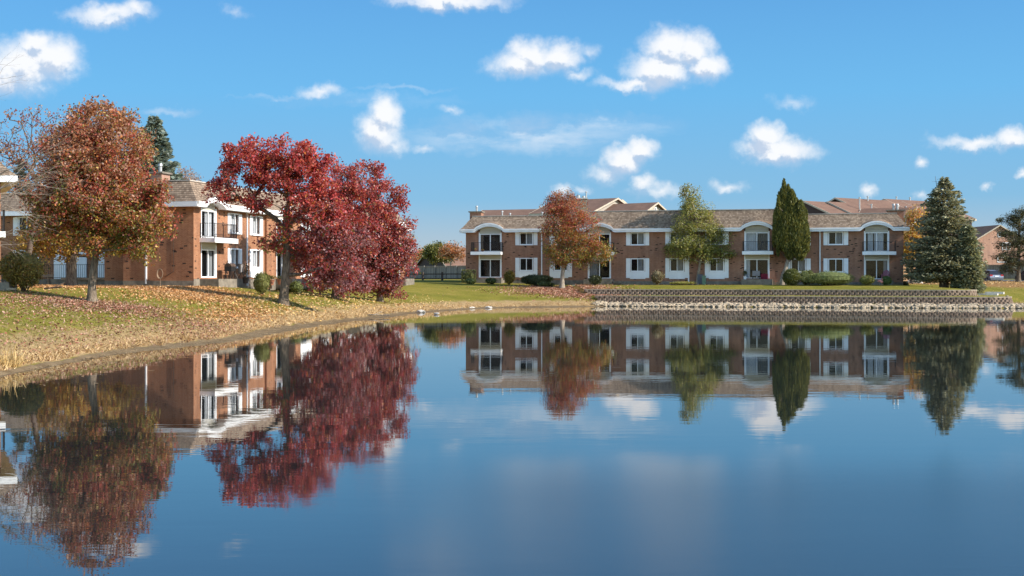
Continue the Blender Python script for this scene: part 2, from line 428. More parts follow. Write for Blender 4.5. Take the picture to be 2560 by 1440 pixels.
class MB:
    def __init__(s): s.v = []; s.f = []; s.uv = []
    def face(s, pts, uv=None):
        k = len(s.v); s.v += [tuple(p) for p in pts]; s.f.append(list(range(k, k + len(pts))))
        s.uv.append(uv if uv else [(p[0] + p[1], p[2]) for p in pts])
    def box(s, a0, a1, b0, b1, c0, c1, fr=None):
        q = [(a, b, c) for c in (c0, c1) for b in (b0, b1) for a in (a0, a1)]
        if fr: q = [fr.p(*x) for x in q]
        for idx, uvs in (((0, 1, 5, 4), [(a0, c0), (a1, c0), (a1, c1), (a0, c1)]), ((2, 6, 7, 3), [(a0, c0), (a0, c1), (a1, c1), (a1, c0)]),
                    ((0, 4, 6, 2), [(b0, c0), (b0, c1), (b1, c1), (b1, c0)]), ((1, 3, 7, 5), [(b0, c0), (b1, c0), (b1, c1), (b0, c1)]),
                    ((4, 5, 7, 6), [(a0, b0), (a1, b0), (a1, b1), (a0, b1)]), ((0, 2, 3, 1), [(a0, b0), (a0, b1), (a1, b1), (a1, b0)])):
            s.face([q[i] for i in idx], uvs)
        return s
    def cyl(s, x, y, z0, z1, r0, r1=None, n=10):
        r1 = r0 if r1 is None else r1
        A = [(x + r0 * math.cos(2 * math.pi * i / n), y + r0 * math.sin(2 * math.pi * i / n), z0) for i in range(n)]
        B = [(x + r1 * math.cos(2 * math.pi * i / n), y + r1 * math.sin(2 * math.pi * i / n), z1) for i in range(n)]
        for i in range(n):
            j = (i + 1) % n; s.face([A[i], A[j], B[j], B[i]])
        s.face(B); s.face(A[::-1]); return s
    def rod(s, p, q, r, n=5):
        p = Vector(p); q = Vector(q); d = (q - p).normalized()
        a = d.orthogonal().normalized(); b2 = d.cross(a)
        A = [p + (a * math.cos(2 * math.pi * i / n) + b2 * math.sin(2 * math.pi * i / n)) * r for i in range(n)]
        B = [x + (q - p) for x in A]
        for i in range(n):
            j = (i + 1) % n; s.face([A[i], A[j], B[j], B[i]])
        s.face(A[::-1]); s.face(B); return s
    def build(s, name, mat, parent=None, smooth=False):
        me = bpy.data.meshes.new(name); me.from_pydata(s.v, [], s.f)
        ul = me.uv_layers.new(name='UVMap'); flat = [c for uv in s.uv for p in uv for c in p]
        ul.data.foreach_set('uv', flat)
        if smooth: me.polygons.foreach_set('use_smooth', [True] * len(me.polygons))
        me.update(); return link(name, me, mat, parent)

def np_mesh(name, V, Q, mat, parent=None, tint=None, smooth=False):
    """fast mesh of quads with an optional colour per face"""
    me = bpy.data.meshes.new(name); nv, nf = len(V), len(Q)
    me.vertices.add(nv); me.vertices.foreach_set('co', np.asarray(V, np.float32).ravel())
    me.loops.add(nf * 4); me.loops.foreach_set('vertex_index', np.asarray(Q, np.int32).ravel())
    me.polygons.add(nf); me.polygons.foreach_set('loop_start', np.arange(0, nf * 4, 4, dtype=np.int32))
    try: me.polygons.foreach_set('loop_total', np.full(nf, 4, dtype=np.int32))
    except Exception: pass
    if tint is not None:
        at = me.attributes.new('tint', 'FLOAT_COLOR', 'FACE')
        c = np.ones((nf, 4), np.float32); c[:, :3] = tint; at.data.foreach_set('color', c.ravel())
    if smooth: me.polygons.foreach_set('use_smooth', np.ones(nf, dtype=bool))
    me.update(calc_edges=True); me.validate()
    return link(name, me, mat, parent)

def world_at(px, py, D): return ((px - 1280) / F * D, D, EYE - (py - HZ) / F * D)
def X_at(px, D): return (px - 1280) / F * D
# ------------------------------------------------------------------ terrain
def shore(px, py):
    D = F * EYE / (py - HZ); return ((px - 1280) / F * D, D)
BANK = [(-30, -40), (-19, 0), (-15.2, 22)] + [shore(*p) for p in [(0, 937), (44, 925), (131, 908), (219, 892), (328, 875), (437, 863), (547, 851), (640, 832), (700, 821), (762, 812),
        (828, 804), (915, 795), (1003, 783), (1105, 776), (1211, 769.5), (1300, 767.8), (1400, 767), (1490, 766)]]
ROCKS = [(8.3, 112.0), (14, 110.6), (20, 109.1), (33, 105.3), (40, 104.3), (43.6, 105.0), (44.9, 107.2), (44.2, 110), (44.4, 113.5), (47, 117), (52, 118.5), (60, 117), (78, 108), (95, 80), (95, -40)]
LAND = BANK + ROCKS
WATER_EDGE = [(-30, -40), (-18.9, 0), (-15.1, 22)] + [shore(*p) for p in [(0, 943), (44, 931), (131, 914), (219, 898), (328, 882), (437, 871), (547, 861), (640, 846), (700, 836), (762, 826),
        (828, 815), (915, 806), (1003, 795), (1105, 784), (1211, 775), (1300, 770.5), (1400, 768.5), (1490, 767)]] + ROCKS
LOWER = [(7.4, 114.9), (12, 113.9), (20, 111.9), (33, 108.2), (38, 107.2), (40.4, 107.0), (42.0, 107.6), (42.6, 109.0), (41.8, 111.6)]
UPPER = [(6.6, 117.4), (12, 116.4), (20, 114.6), (33, 110.9), (37.5, 109.9), (39.6, 110.2), (40.5, 111.3), (40.2, 113.4)]
T1 = LOWER + [(40, 116), (6.5, 124)]
T2 = UPPER + [(38.5, 116), (6.0, 124)]

def poly_dist(X, Y, pts, closed=False):
    P = list(pts) + ([pts[0]] if closed else [])
    best = np.full(X.shape, 1e9)
    for (ax, ay), (bx, by) in zip(P[:-1], P[1:]):
        dx, dy = bx - ax, by - ay; L = dx * dx + dy * dy + 1e-9
        tt = np.clip(((X - ax) * dx + (Y - ay) * dy) / L, 0, 1)
        best = np.minimum(best, np.hypot(X - ax - tt * dx, Y - ay - tt * dy))
    return best
def inside(X, Y, pts):
    c = np.zeros(X.shape, bool); n = len(pts)
    for i in range(n):
        x1, y1 = pts[i]; x2, y2 = pts[(i + 1) % n]
        cond = ((y1 > Y) != (y2 > Y)) & (X < (x2 - x1) * (Y - y1) / (y2 - y1 + 1e-12) + x1)
        c ^= cond
    return c
def on_land(X, Y): return ~inside(X, Y, LAND)
def sstep(x, a, b):
    t_ = np.clip((x - a) / (b - a), 0, 1); return t_ * t_ * (3 - 2 * t_)
def wavy(X, Y):
    return (np.sin(X * .9 + 1.3 * np.sin(Y * .37)) * np.sin(Y * .7 + X * .21) + .5 * np.sin(X * 2.3 + Y * 1.1) * np.sin(Y * 2.7 - X * .8)) / 1.5

def height(X, Y):
    X = np.asarray(X, float); Y = np.asarray(Y, float)
    inl = on_land(X, Y); d = poly_dist(X, Y, LAND)
    mudw = ~inside(X, Y, WATER_EDGE); dw = poly_dist(X, Y, WATER_EDGE)
    d = d + 0.18 * wavy(X * 2.2, Y * 2.2) * (d < 6)
    d = np.maximum(d, 0)
    lft = np.interp(d, [0, .35, .9, 4, 7, 10.5, 30], [0.04, .22, .42, 1.18, 1.5, 1.92, 2.03])
    mid = np.interp(d, [0, .4, 1.0, 5, 11, 19, 34], [0.04, .20, .36, .95, 1.56, 1.98, 2.2])
    rgt = np.interp(d, [0, .3, 2.3, 5, 9, 14, 22], [0.0, .06, .17, .90, 1.45, 1.82, 1.9])
    wl = sstep(Y - X * 0.2, 88, 100); wr = sstep(X, 5.5, 9.0)
    z = lft * (1 - wl) + mid * wl
    z = z * (1 - wr) + rgt * wr
    # terraces
    t1 = inside(X, Y, T1); d1 = poly_dist(X, Y, LOWER)
    t2 = inside(X, Y, T2); d2 = poly_dist(X, Y, UPPER)
    k1 = sstep(d1, 0.10, 0.32); k2 = sstep(d2, 0.10, 0.32)
    h1 = 0.86 + 0.03 * d1
    z = np.where(t1, z * (1 - k1) + np.maximum(h1, np.where(X < 9, z, 0)) * k1, z)
    ff = np.minimum(d2 / 7.0, 1)
    h2 = 1.42 + (1.9 - 1.42) * ff ** 0.8
    z = np.where(t2, z * (1 - k2) + np.maximum(h2, np.where(X < 9, z, 0)) * k2, z)
    # gentle far rise and undulation
    far = np.clip((Y - 140) / 60, 0, 1)
    z = z + far * 0.5 * (Y < 5000) + 0.02 * wavy(X * .6, Y * .6) * (d > 1.5)
    # slopes of buildings' stepped pad on the right
    lake = -0.05 - 0.5 * np.minimum(dw, 4)
    mudz = 0.035 + 0.022 * wavy(X * 2.5, Y * 4.5) - 0.045 * sstep(d, 0, 1.6)
    return np.where(~inl, np.where(mudw, mudz, lake), z)

def terrain():
    xs = np.concatenate([-np.geomspace(4000, 95, 12), np.arange(-80, -45, 2.0), np.arange(-45, 62, 0.42), np.arange(62, 100, 2.0), np.geomspace(110, 4000, 12)])
    ys = np.concatenate([-np.geomspace(3000, 60, 8), np.arange(-50, 20, 3.0), np.arange(20, 100, 0.36), np.arange(100, 121, 0.16), np.arange(121, 150, 0.7), np.arange(150, 240, 3.0), np.geomspace(250, 6000, 14)])
    X, Y = np.meshgrid(xs, ys); Z = height(X, Y)
    d = poly_dist(X, Y, LAND); inl = on_land(X, Y)
    V = np.stack([X.ravel(), Y.ravel(), Z.ravel()], 1)
    nx, ny = len(xs), len(ys)
    i = np.arange(nx - 1)[None, :] + nx * np.arange(ny - 1)[:, None]
    Q = np.stack([i, i + 1, i + 1 + nx, i + nx], -1).reshape(-1, 4)
    o = np_mesh('ground', V, Q, M['ground'], smooth=True)
    zone = np.zeros((len(V), 4), np.float32); zone[:, 3] = 1
    bankw = np.where(inl & (X < 9.5), 1 - sstep(d, 0.6, 1.7), 0) * 1.0
    bankw = np.maximum(bankw, np.where(inl & (X > 43.5) & (Y < 135), 1 - sstep(d, .6, 2.0), 0))
    bankw = np.maximum(bankw, np.where(inl & (X < 0) & (Y < 92), 0.36 - 0.012 * np.clip(d - 1, 0, 12), 0))
    bankw = np.maximum(bankw, np.where(inl & (X < 10), 0.62 * (1 - sstep(d, 1.2, 4.5)), 0))
    zone[:, 0] = np.where(inl, bankw, 0).ravel()
    zone[:, 1] = (~inl | (d < 0.12)).astype(np.float32).ravel()
    soil = carpet(X, Y)
    zone[:, 2] = soil.ravel()
    at = o.data.attributes.new('zone', 'FLOAT_COLOR', 'POINT'); at.data.foreach_set('color', zone.ravel())
    return tag(o, 'sloping lawn and dry grass bank around the pond', 'ground', kind='structure')

def blob2(X, Y, cx, cy, rx, ry, rot=0.0):
    c, s = math.cos(rot), math.sin(rot); dx, dy = X - cx, Y - cy
    return 1 - sstep(np.hypot((dx * c + dy * s) / rx, (-dx * s + dy * c) / ry), 0.45, 1.0)
def carpet(X, Y):
    """where fallen leaves lie thick"""
    a = np.maximum.reduce([blob2(X, Y, -24, 77, 10.5, 7.5), blob2(X, Y, -20, 73, 5, 4), blob2(X, Y, -36, 80, 12, 8)])
    b = np.maximum.reduce([blob2(X, Y, 52, 150, 26, 30), blob2(X, Y, -16.5, 53, 4, 4) * .42, blob2(X, Y, 5.0, 119.5, 6.5, 6) * .62, blob2(X, Y, 18.5, 124.5, 6, 3) * .5])
    return np.maximum(a, b)

ground = terrain()
wmb = MB(); wmb.face([(-600, -200, 0), (400, -200, 0), (400, 200, 0), (-600, 200, 0)])
# the pond surface only spans the basin
wmb = MB(); wmb.face([(-32, -60, 0), (96, -60, 0), (96, 122, 0), (-32, 122, 0)])
water = tag(wmb.build('water', M['water']), 'still pond mirroring the sky, trees and brick buildings', 'water', kind='structure')

# ------------------------------------------------------------------ leaf litter and bank grass
rng = np.random.default_rng(7)
def unit(n, g=None):
    g = g or rng; a = g.normal(size=(n, 3)); return a / (np.linalg.norm(a, axis=1, keepdims=True) + 1e-9)
def diamonds(C, U, Vv):
    """quads around centres C with half axes U and Vv"""
    P = np.stack([C + U, C + Vv, C - U, C - Vv], 1).reshape(-1, 3)
    return P, np.arange(len(P)).reshape(-1, 4)
LIT_OR = np.array([(0.46, 0.23, 0.085), (0.54, 0.31, 0.13), (0.38, 0.17, 0.06), (0.52, 0.34, 0.18), (0.33, 0.15, 0.06)])
LIT_RED = np.array([(0.30, 0.115, 0.07), (0.38, 0.19, 0.13), (0.46, 0.28, 0.20), (0.22, 0.08, 0.05), (0.34, 0.22, 0.12)])
def litter(name, label, pts_fn, n, pal, size, seed):
    g = np.random.default_rng(seed)
    X, Y = pts_fn(g, n); keep = on_land(X, Y); X, Y = X[keep], Y[keep]
    Z = height(X, Y) + g.uniform(0.01, 0.05, len(X)); n = len(X)
    C = np.stack([X, Y, Z], 1)
    U = unit(n, g); U[:, 2] *= 0.45; U /= np.linalg.norm(U, axis=1, keepdims=True)
    N = np.tile([0, 0, 1.0], (n, 1)) + 0.5 * g.normal(size=(n, 3)); Vv = np.cross(N, U); Vv /= np.linalg.norm(Vv, axis=1, keepdims=True)
    s = g.uniform(.6, 1.2, (n, 1)) * size
    P, Q = diamonds(C, U * s * .66, Vv * s * .46)
    c = pal[g.integers(0, len(pal), n)] * g.uniform(.7, 1.3, (n, 1))
    return tag(np_mesh(name, P, Q, M['litter'], tint=c), label, 'leaves', kind='stuff')
def gauss_pts(spots):
    def fn(g, n):
        w = np.array([s[4] for s in spots]); k = g.choice(len(spots), n, p=w / w.sum()); S = np.array(spots)[k]
        return S[:, 0] + g.normal(size=n) * S[:, 2], S[:, 1] + g.normal(size=n) * S[:, 3]
    return fn
litter('fallen_leaves', 'orange carpet of fallen leaves in front of the left brick building', gauss_pts([(-24, 76.5, 4.5, 2.6, 4), (-30, 79, 6, 3, 3), (-17, 69, 1.6, 2.5, 1.0), (-13.6, 63, .8, 4.0, .8), (-19, 64, 3, 4, .25), (-38, 84, 6, 4, 1)]), 44000, LIT_OR * 1.12, .09, 1)
litter('fallen_leaves', 'reddish fallen leaves scattered under the tree nearest the pond', gauss_pts([(-16.8, 53, 2.2, 2.4, 5), (-15, 46, 2.6, 4, 1.6), (-13.2, 38, 1.8, 4, 1.2), (-20, 50, 4, 5, 1.2), (-12.0, 52, .8, 5, 1.6)]), 15000, LIT_RED, .075, 2)
litter('fallen_leaves', 'tan and pink fallen leaves around the red tree before the far building', gauss_pts([(4.6, 120, 2.4, 2.6, 4), (6.5, 116.3, 2.0, 1.3, 2), (2, 117.5, 2.5, 2, 1), (18.5, 124.5, 2.6, 1.2, 1.0)]), 9000, LIT_RED * 1.15, .12, 3)
litter('fallen_leaves', 'loose yellow leaves dotted over the green lawn', gauss_pts([(-11, 84, 2.2, 7, 2), (-7, 97, 2, 5, 1.2), (-12.5, 70, 1.2, 4, 1.2), (50, 150, 12, 14, 6)]), 8000, np.array([(0.62, 0.46, 0.22), (0.6, 0.36, 0.12), (0.5, 0.32, .16)]), .12, 4)

def tufts(name, label, line, n, width, hgt, pal, seed, out=0.0, lean=0.5, cat='grass'):
    g = np.random.default_rng(seed)
    P = np.array(line); seg = np.linalg.norm(np.diff(P, axis=0), axis=1); cum = np.r_[0, np.cumsum(seg)]
    # clumped along the line, more of them where it is near the camera
    nc = n // 14; sc_ = g.uniform(0, cum[-1], nc)
    k = np.clip(np.searchsorted(cum, sc_) - 1, 0, len(seg) - 1); tt = (sc_ - cum[k]) / seg[k]
    base = P[k] + (P[k + 1] - P[k]) * tt[:, None]
    nrm = np.stack([-(P[k + 1] - P[k])[:, 1], (P[k + 1] - P[k])[:, 0]], 1) / seg[k][:, None]
    base = base + nrm * (out + np.abs(g.normal(size=(nc, 1))) * width)
    base = np.repeat(base, 14, 0) + g.normal(size=(nc * 14, 2)) * .10
    ch = np.repeat(g.uniform(.45, 1.25, nc), 14)
    m = len(base); z = height(base[:, 0], base[:, 1])
    ok = (z > -0.02) & on_land(base[:, 0], base[:, 1]); base, z, ch = base[ok], z[ok], ch[ok]; m = len(base)
    B = np.stack([base[:, 0], base[:, 1], z - .02], 1)
    L = (hgt * ch * g.uniform(.5, 1.2, m))[:, None]
    D = g.normal(size=(m, 3)) * lean; D[:, 2] = 1; D /= np.linalg.norm(D, axis=1, keepdims=True)
    T = B + D * L; T[:, 2] -= (L[:, 0] * g.uniform(0, .45, m))
    S = unit(m, g); S[:, 2] = 0; S = S / (np.linalg.norm(S, axis=1, keepdims=True) + 1e-6) * 0.013
    V = np.stack([B - S, B + S, T + S * .35, T - S * .35], 1).reshape(-1, 3)
    c = pal[g.integers(0, len(pal), m)] * g.uniform(.75, 1.25, (m, 1))
    return tag(np_mesh(name, V, np.arange(len(V)).reshape(-1, 4), M['litter'], tint=c), label, cat, kind='stuff')
DRY = np.array([(0.56, 0.38, 0.18), (0.64, 0.46, 0.25), (0.44, 0.28, 0.12), (0.68, 0.50, 0.29), (0.28, 0.155, 0.07)])
near_bank = BANK[2:11]; far_bank = BANK[10:]
tufts('bank_grass', 'matted dry tan grass hanging over the near left bank', near_bank, 44000, .30, .16, DRY, 11, out=.02, lean=1.6)
tufts('bank_grass', 'short dry grass along the far waterline below the lawn', far_bank, 22000, .5, .20, DRY, 12, out=.02, lean=1.2)
LAWN = np.array([(0.15, 0.15, 0.03), (0.24, 0.20, 0.05), (0.34, 0.26, 0.10), (0.40, 0.30, 0.15)])
tufts('lawn_grass', 'rough green and straw coloured lawn grass above the near left bank', near_bank, 60000, 3.6, .09, LAWN, 13, out=.9, lean=.9)
tufts('bank_grass', 'golden tall grass clump at the left end of the near bank', [(-13.6, 33.6), (-13.0, 35.0)], 900, .25, .5, np.array([(0.5, 0.33, 0.13), (0.58, 0.42, 0.2)]), 14, lean=.35)
tufts('bank_grass', 'straw coloured grass at the inlet beyond the rocky tip', [(45.2, 107.5), (44.6, 110), (44.9, 113), (47.5, 116.6), (52, 118), (60, 116.6)][::-1], 5000, .7, .4, DRY, 15, out=-1.2, lean=.8)

# leaves and bits of straw floating in the shallows
gf = np.random.default_rng(21); Pl = np.array(BANK[2:14]); sg = np.linalg.norm(np.diff(Pl, axis=0), axis=1); cm = np.r_[0, np.cumsum(sg)]
nf_ = 1500; q_ = gf.uniform(0, cm[-1], nf_); ki = np.clip(np.searchsorted(cm, q_) - 1, 0, len(sg) - 1); tt_ = ((q_ - cm[ki]) / sg[ki])[:, None]
nr_ = np.stack([(Pl[ki + 1] - Pl[ki])[:, 1], -(Pl[ki + 1] - Pl[ki])[:, 0]], 1) / sg[ki][:, None]
XY = Pl[ki] + (Pl[ki + 1] - Pl[ki]) * tt_ + nr_ * (.2 + gf.exponential(.7, (nf_, 1)) * (1 + .8 * np.sin(q_ * 1.7))[:, None])
C_ = np.concatenate([XY, np.maximum(height(XY[:, 0], XY[:, 1]), 0)[:, None] + .006], 1)
U_ = unit(nf_, gf); U_[:, 2] = 0; U_ /= np.linalg.norm(U_, axis=1, keepdims=True); V_ = np.stack([-U_[:, 1], U_[:, 0], np.zeros(nf_)], 1); s_ = gf.uniform(.03, .09, (nf_, 1))
Pq, Qq = diamonds(C_, U_ * s_, V_ * s_ * .5)
tag(np_mesh('floating_leaves', Pq, Qq, M['litter'], tint=DRY[gf.integers(0, 5, nf_)] * gf.uniform(.6, 1.2, (nf_, 1))), 'fallen leaves and straw floating in the shallows along the left bank', 'leaves', kind='stuff')

# ------------------------------------------------------------------ terrace walls of stacked blocks
def resample(line, step):
    P = np.array(line, float); seg = np.linalg.norm(np.diff(P, axis=0), axis=1); cum = np.r_[0, np.cumsum(seg)]
    s = np.arange(0, cum[-1], step); return np.stack([np.interp(s, cum, P[:, 0]), np.interp(s, cum, P[:, 1])], 1)
def terrace_wall(name, label, line, ztop, courses, seed):
    g = random.Random(seed); mb = MB(); ch = 0.19; w = 0.44
    pts = resample(line, w)
    for c in range(courses + 1):
        z1 = ztop - c * ch; z0 = z1 - ch + 0.012
        off = (c % 2) * 0.5
        for i in range(len(pts) - 2):
            a = pts[i] + (pts[i + 1] - pts[i]) * off; b = pts[i + 1] + (pts[i + 2] - pts[i + 1]) * off
            d = b - a; L = np.linalg.norm(d); d = d / L; n = np.array([d[1], -d[0]])
            bk = -0.16; set_ = -0.055 * (courses - c)            # each course steps back a little
            f0 = 0.15 + set_; j = g.uniform(-.012, .012)
            # split-face block: three facets, angled at both ends
            q = [a + n * bk, a + d * 0.01 + n * (f0 - .11), a + d * L * .27 + n * (f0 + j), a + d * L * .73 + n * (f0 + j), a + d * (L - .01) + n * (f0 - .11), b + n * bk]
            lo = [(p[0], p[1], z0) for p in q]; hi = [(p[0], p[1], z1) for p in q]
            for k in range(5): mb.face([lo[k], lo[k + 1], hi[k + 1], hi[k]])
            mb.face(hi)
    # flat cap stones
    wall = mb.build(name, M['block'])
    cb = MB()
    for i in range(len(pts) - 1):
        a, b = pts[i], pts[i + 1]; d = b - a; L = np.linalg.norm(d); d = d / L; n = np.array([d[1], -d[0]])
        s = -0.055 * courses
        q = [a + d * .006 + n * -.2, a + d * .006 + n * (.15 + s), b - d * .006 + n * (.15 + s), b - d * .006 + n * -.2]
        lo = [(p[0], p[1], ztop + .003) for p in q]; hi = [(p[0], p[1], ztop + .06) for p in q]
        for k in range(4): cb.face([lo[k], lo[(k + 1) % 4], hi[(k + 1) % 4], hi[k]])
        cb.face(hi)
    cb.build('capstone', plain('cap_stone', (0.42, 0.34, 0.26), 0.9, .2, 2), wall)
    return tag(wall, label, 'retaining wall')
terrace_wall('retaining_wall', 'lower block retaining wall just above the pale riprap stones', LOWER, 0.84, 3, 1)
terrace_wall('retaining_wall', 'upper block retaining wall along the edge of the lawn', UPPER, 1.40, 3, 2)
sm = MB(); sm.box(-.9, .9, -.2, .2, 0, .16); sm.box(-.3, 1.3, .25, .6, .1, .3)
o = sm.build('stone_step', M['white_stone']); o.location = (42.2, 113.6, .95); o.rotation_euler = (0, 0, R(-35))
tag(o, 'small pale stone steps at the right end of the terraces', 'steps')

# ------------------------------------------------------------------ riprap
def rock_mesh(seed, flat=.6):
    g = random.Random(seed); import bmesh
    bm = bmesh.new(); bmesh.ops.create_icosphere(bm, subdivisions=1, radius=1)
    for v_ in bm.verts:
        k = g.uniform(.72, 1.18); v_.co *= k; v_.co.z *= flat; v_.co.x *= 1.25
        v_.co = Vector((max(-.95, min(.95, v_.co.x)), max(-.8, min(.8, v_.co.y)), v_.co.z))
    me = bpy.data.meshes.new('rock'); bm.to_mesh(me); bm.free(); me.materials.append(M['stone']); return me
rocks = [rock_mesh(i) for i in range(7)]
g = random.Random(3)
R_line = resample([(7.2, 112.3)] + ROCKS[:8], 0.30)
spots = []
for row in range(8):
    for i, p in enumerate(R_line):
        q = R_line[min(i + 1, len(R_line) - 1)]; pp = R_line[max(i - 1, 0)]
        d = q - pp; d = d / (np.linalg.norm(d) + 1e-6); n = np.array([-d[1], d[0]])
        inn = -0.15 + row * 0.33 + g.uniform(-.18, .18)
        x, y = p + n * inn + d * g.uniform(-.2, .2)
        spots.append((row, x, y))
spots.sort(key=lambda s: s[0] + g.random() * .3)
first = spots[:280]; rest = spots[280:]
def rock_xform(x, y):
    z = float(height(np.array([x]), np.array([y]))[0]); z = max(z, 0.0)
    return (x, y, z + .05), (g.uniform(-.5, .5), g.uniform(-.5, .5), g.uniform(0, 6.28)), [g.uniform(.12, .29)] * 3
for (row, x, y) in first:
    o = bpy.data.objects.new('riprap_stone', rocks[g.randrange(7)]); col.objects.link(o)
    o.location, o.rotation_euler, o.scale = rock_xform(x, y)
    tag(o, 'pale broken stone in the riprap strip at the waterline below the block walls', 'rock', 'riprap stones below the retaining walls')
sv, sf = [], []
for (row, x, y) in rest:
    me = rocks[g.randrange(7)]; loc, rot, s3 = rock_xform(x, y)
    from mathutils import Euler
    Mx = Matrix.Translation(loc) @ Euler(rot).to_matrix().to_4x4() @ Matrix.Scale(s3[0], 4)
    k = len(sv); sv += [tuple(Mx @ v_.co) for v_ in me.vertices]; sf += [[k + i for i in p.vertices] for p in me.polygons]
me = bpy.data.meshes.new('riprap'); me.from_pydata(sv, [], sf)
tag(link('riprap', me, M['stone']), 'bed of pale broken riprap stones under the lower block wall', 'rocks', kind='stuff')
# loose pale stones and a branch on the far mud edge
words = ['first', 'second', 'third', 'fourth', 'fifth', 'sixth', 'seventh', 'eighth']
for i, (px, py, s) in enumerate([(1022, 777, .34), (1052, 780, .40), (1078, 774, .18), (1092, 785, .22), (1117, 772, .22), (1148, 771, .26), (1180, 770, .22), (1221, 769, .26)]):
    x, y = shore(px, py + 1.5); o = bpy.data.objects.new('shore_stone', rocks[i % 7].copy()); col.objects.link(o)
    o.data.materials.clear(); o.data.materials.append(M['white_stone'])
    o.location = (x, y, .07); o.scale = (s * 1.5, s, s * .7); o.rotation_euler = (0.1, 0, i * 1.7)
    tag(o, 'pale stone on the muddy far shore, %s from the left' % words[i], 'rock', 'pale stones on the muddy shore')
mb = MB(); mb.rod((-.1, 0, .1), (1.0, -.35, .12), .05); mb.rod((1.0, -.35, .12), (2.0, -.3, .08), .035); mb.rod((1.0, -.35, .12), (1.5, .1, .3), .02)
o = mb.build('driftwood', M['bark_pale']); x, y = shore(896, 793); o.location = (x, y, .05); tag(o, 'bleached branch lying on the mud below the red trees', 'driftwood')
# ------------------------------------------------------------------ building kit
def wall_grid(mb, fr, s0, s1, z0, z1, holes, reveal=0.16):
    """a wall with openings; holes = (s0,s1,z0,z1)"""
    ss = sorted({s0, s1, *[h[0] for h in holes], *[h[1] for h in holes]}); ss = [s for s in ss if s0 <= s <= s1]
    zz = sorted({z0, z1, *[h[2] for h in holes], *[h[3] for h in holes]}); zz = [z for z in zz if z0 <= z <= z1]
    for a, b in zip(ss[:-1], ss[1:]):
        for c, d in zip(zz[:-1], zz[1:]):
            m_, n_ = (a + b) / 2, (c + d) / 2
            if any(h[0] < m_ < h[1] and h[2] < n_ < h[3] for h in holes): continue
            mb.face([fr.p(a, 0, c), fr.p(b, 0, c), fr.p(b, 0, d), fr.p(a, 0, d)], [(a, c), (b, c), (b, d), (a, d)])
    for (a, b, c, d) in holes:
        for (p, q) in (((a, c), (b, c)), ((b, c), (b, d)), ((b, d), (a, d)), ((a, d), (a, c))):
            mb.face([fr.p(p[0], 0, p[1]), fr.p(q[0], 0, q[1]), fr.p(q[0], -reveal, q[1]), fr.p(p[0], -reveal, p[1])],
                    [(p[0], p[1]), (q[0], q[1]), (q[0] + .1, q[1] + .1), (p[0] + .1, p[1] + .1)])

def frame_boxes(mb, fr, s0, s1, z0, z1, w, o0, o1, mull=None, mw=None):
    mb.box(s0, s1, o0, o1, z1 - w, z1, fr); mb.box(s0, s1, o0, o1, z0, z0 + w, fr)
    mb.box(s0, s0 + w, o0, o1, z0 + w, z1 - w, fr); mb.box(s1 - w, s1, o0, o1, z0 + w, z1 - w, fr)
    for x in (mull or []):
        h = (mw or w) / 2; mb.box(x - h, x + h, o0 + .003, o1 - .003, z0 + w, z1 - w, fr)

def curtain(parent, fr, s0, s1, z0, z1, out=-.22, mat='curtain', seed=0):
    mb = MB(); n = max(6, int((s1 - s0) / .06)); g_ = random.Random(seed)
    xs = [s0 + (s1 - s0) * i / n for i in range(n + 1)]; os_ = [out + .035 * math.sin(i * 1.9 + g_.random()) for i in range(n + 1)]
    for i in range(n):
        mb.face([fr.p(xs[i], os_[i], z0), fr.p(xs[i + 1], os_[i + 1], z0), fr.p(xs[i + 1], os_[i + 1], z1), fr.p(xs[i], os_[i], z1)])
    return mb.build('curtain', M[mat], parent)

def pane(parent, fr, s0, s1, z0, z1, out):
    mb = MB(); mb.face([fr.p(s0, out, z0), fr.p(s1, out, z0), fr.p(s1, out, z1), fr.p(s0, out, z1)]); return mb.build('pane', M['glass'], parent)

def window(root, fr, c, z0, z1, w=1.26, panel=None, sh_top=0.0, sh_bot=0.0, cur='half', shutters=True, seed=0, swd=.40):
    """shuttered slider; returns its opening in the wall"""
    s0, s1 = c - w / 2, c + w / 2
    mb = MB(); frame_boxes(mb, fr, s0 - .07, s1 + .07, z0 - .07, z1 + .07, .09, -.06, .045, [c], .06)
    mb.box(s0 - .10, s1 + .10, .045, .10, z0 - .11, z0 - .07, fr)
    wn = mb.build('window', M['white'], root)
    pane(wn, fr, s0 + .02, s1 - .02, z0 + .02, z1 - .02, -.03)
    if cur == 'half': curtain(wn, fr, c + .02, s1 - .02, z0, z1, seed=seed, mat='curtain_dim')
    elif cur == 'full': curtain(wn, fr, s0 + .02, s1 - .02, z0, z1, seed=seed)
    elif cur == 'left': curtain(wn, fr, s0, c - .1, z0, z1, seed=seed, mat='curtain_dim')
    if shutters:
        for a in (s0 - .11 - swd, s1 + .11):
            zb, zt = z0 - .1 - sh_bot, z1 + .05 + sh_top
            sb = MB(); sb.box(a, a + swd, .004, .035, zb, zt, fr)
            for (u0, u1) in ((zb + .08, (zb + zt) / 2 - .04), ((zb + zt) / 2 + .04, zt - .08)):
                sb.box(a + .06, a + swd - .06, .037, .05, u0, u1, fr)
            sb.build('shutter', M['white'], wn)
    if panel:
        pb = MB(); pb.box(s0 - .13, s1 + .13, .004, .07, panel, z0 - .115, fr)
        n = int((z0 - .12 - panel) / .14)
        for i in range(n): pb.box(s0 - .12, s1 + .12, .071, .085, panel + .02 + i * .14, panel + .12 + i * .14, fr)
        pb.build('apron_panel', M['white'], wn)
    return (s0, s1, z0, z1)

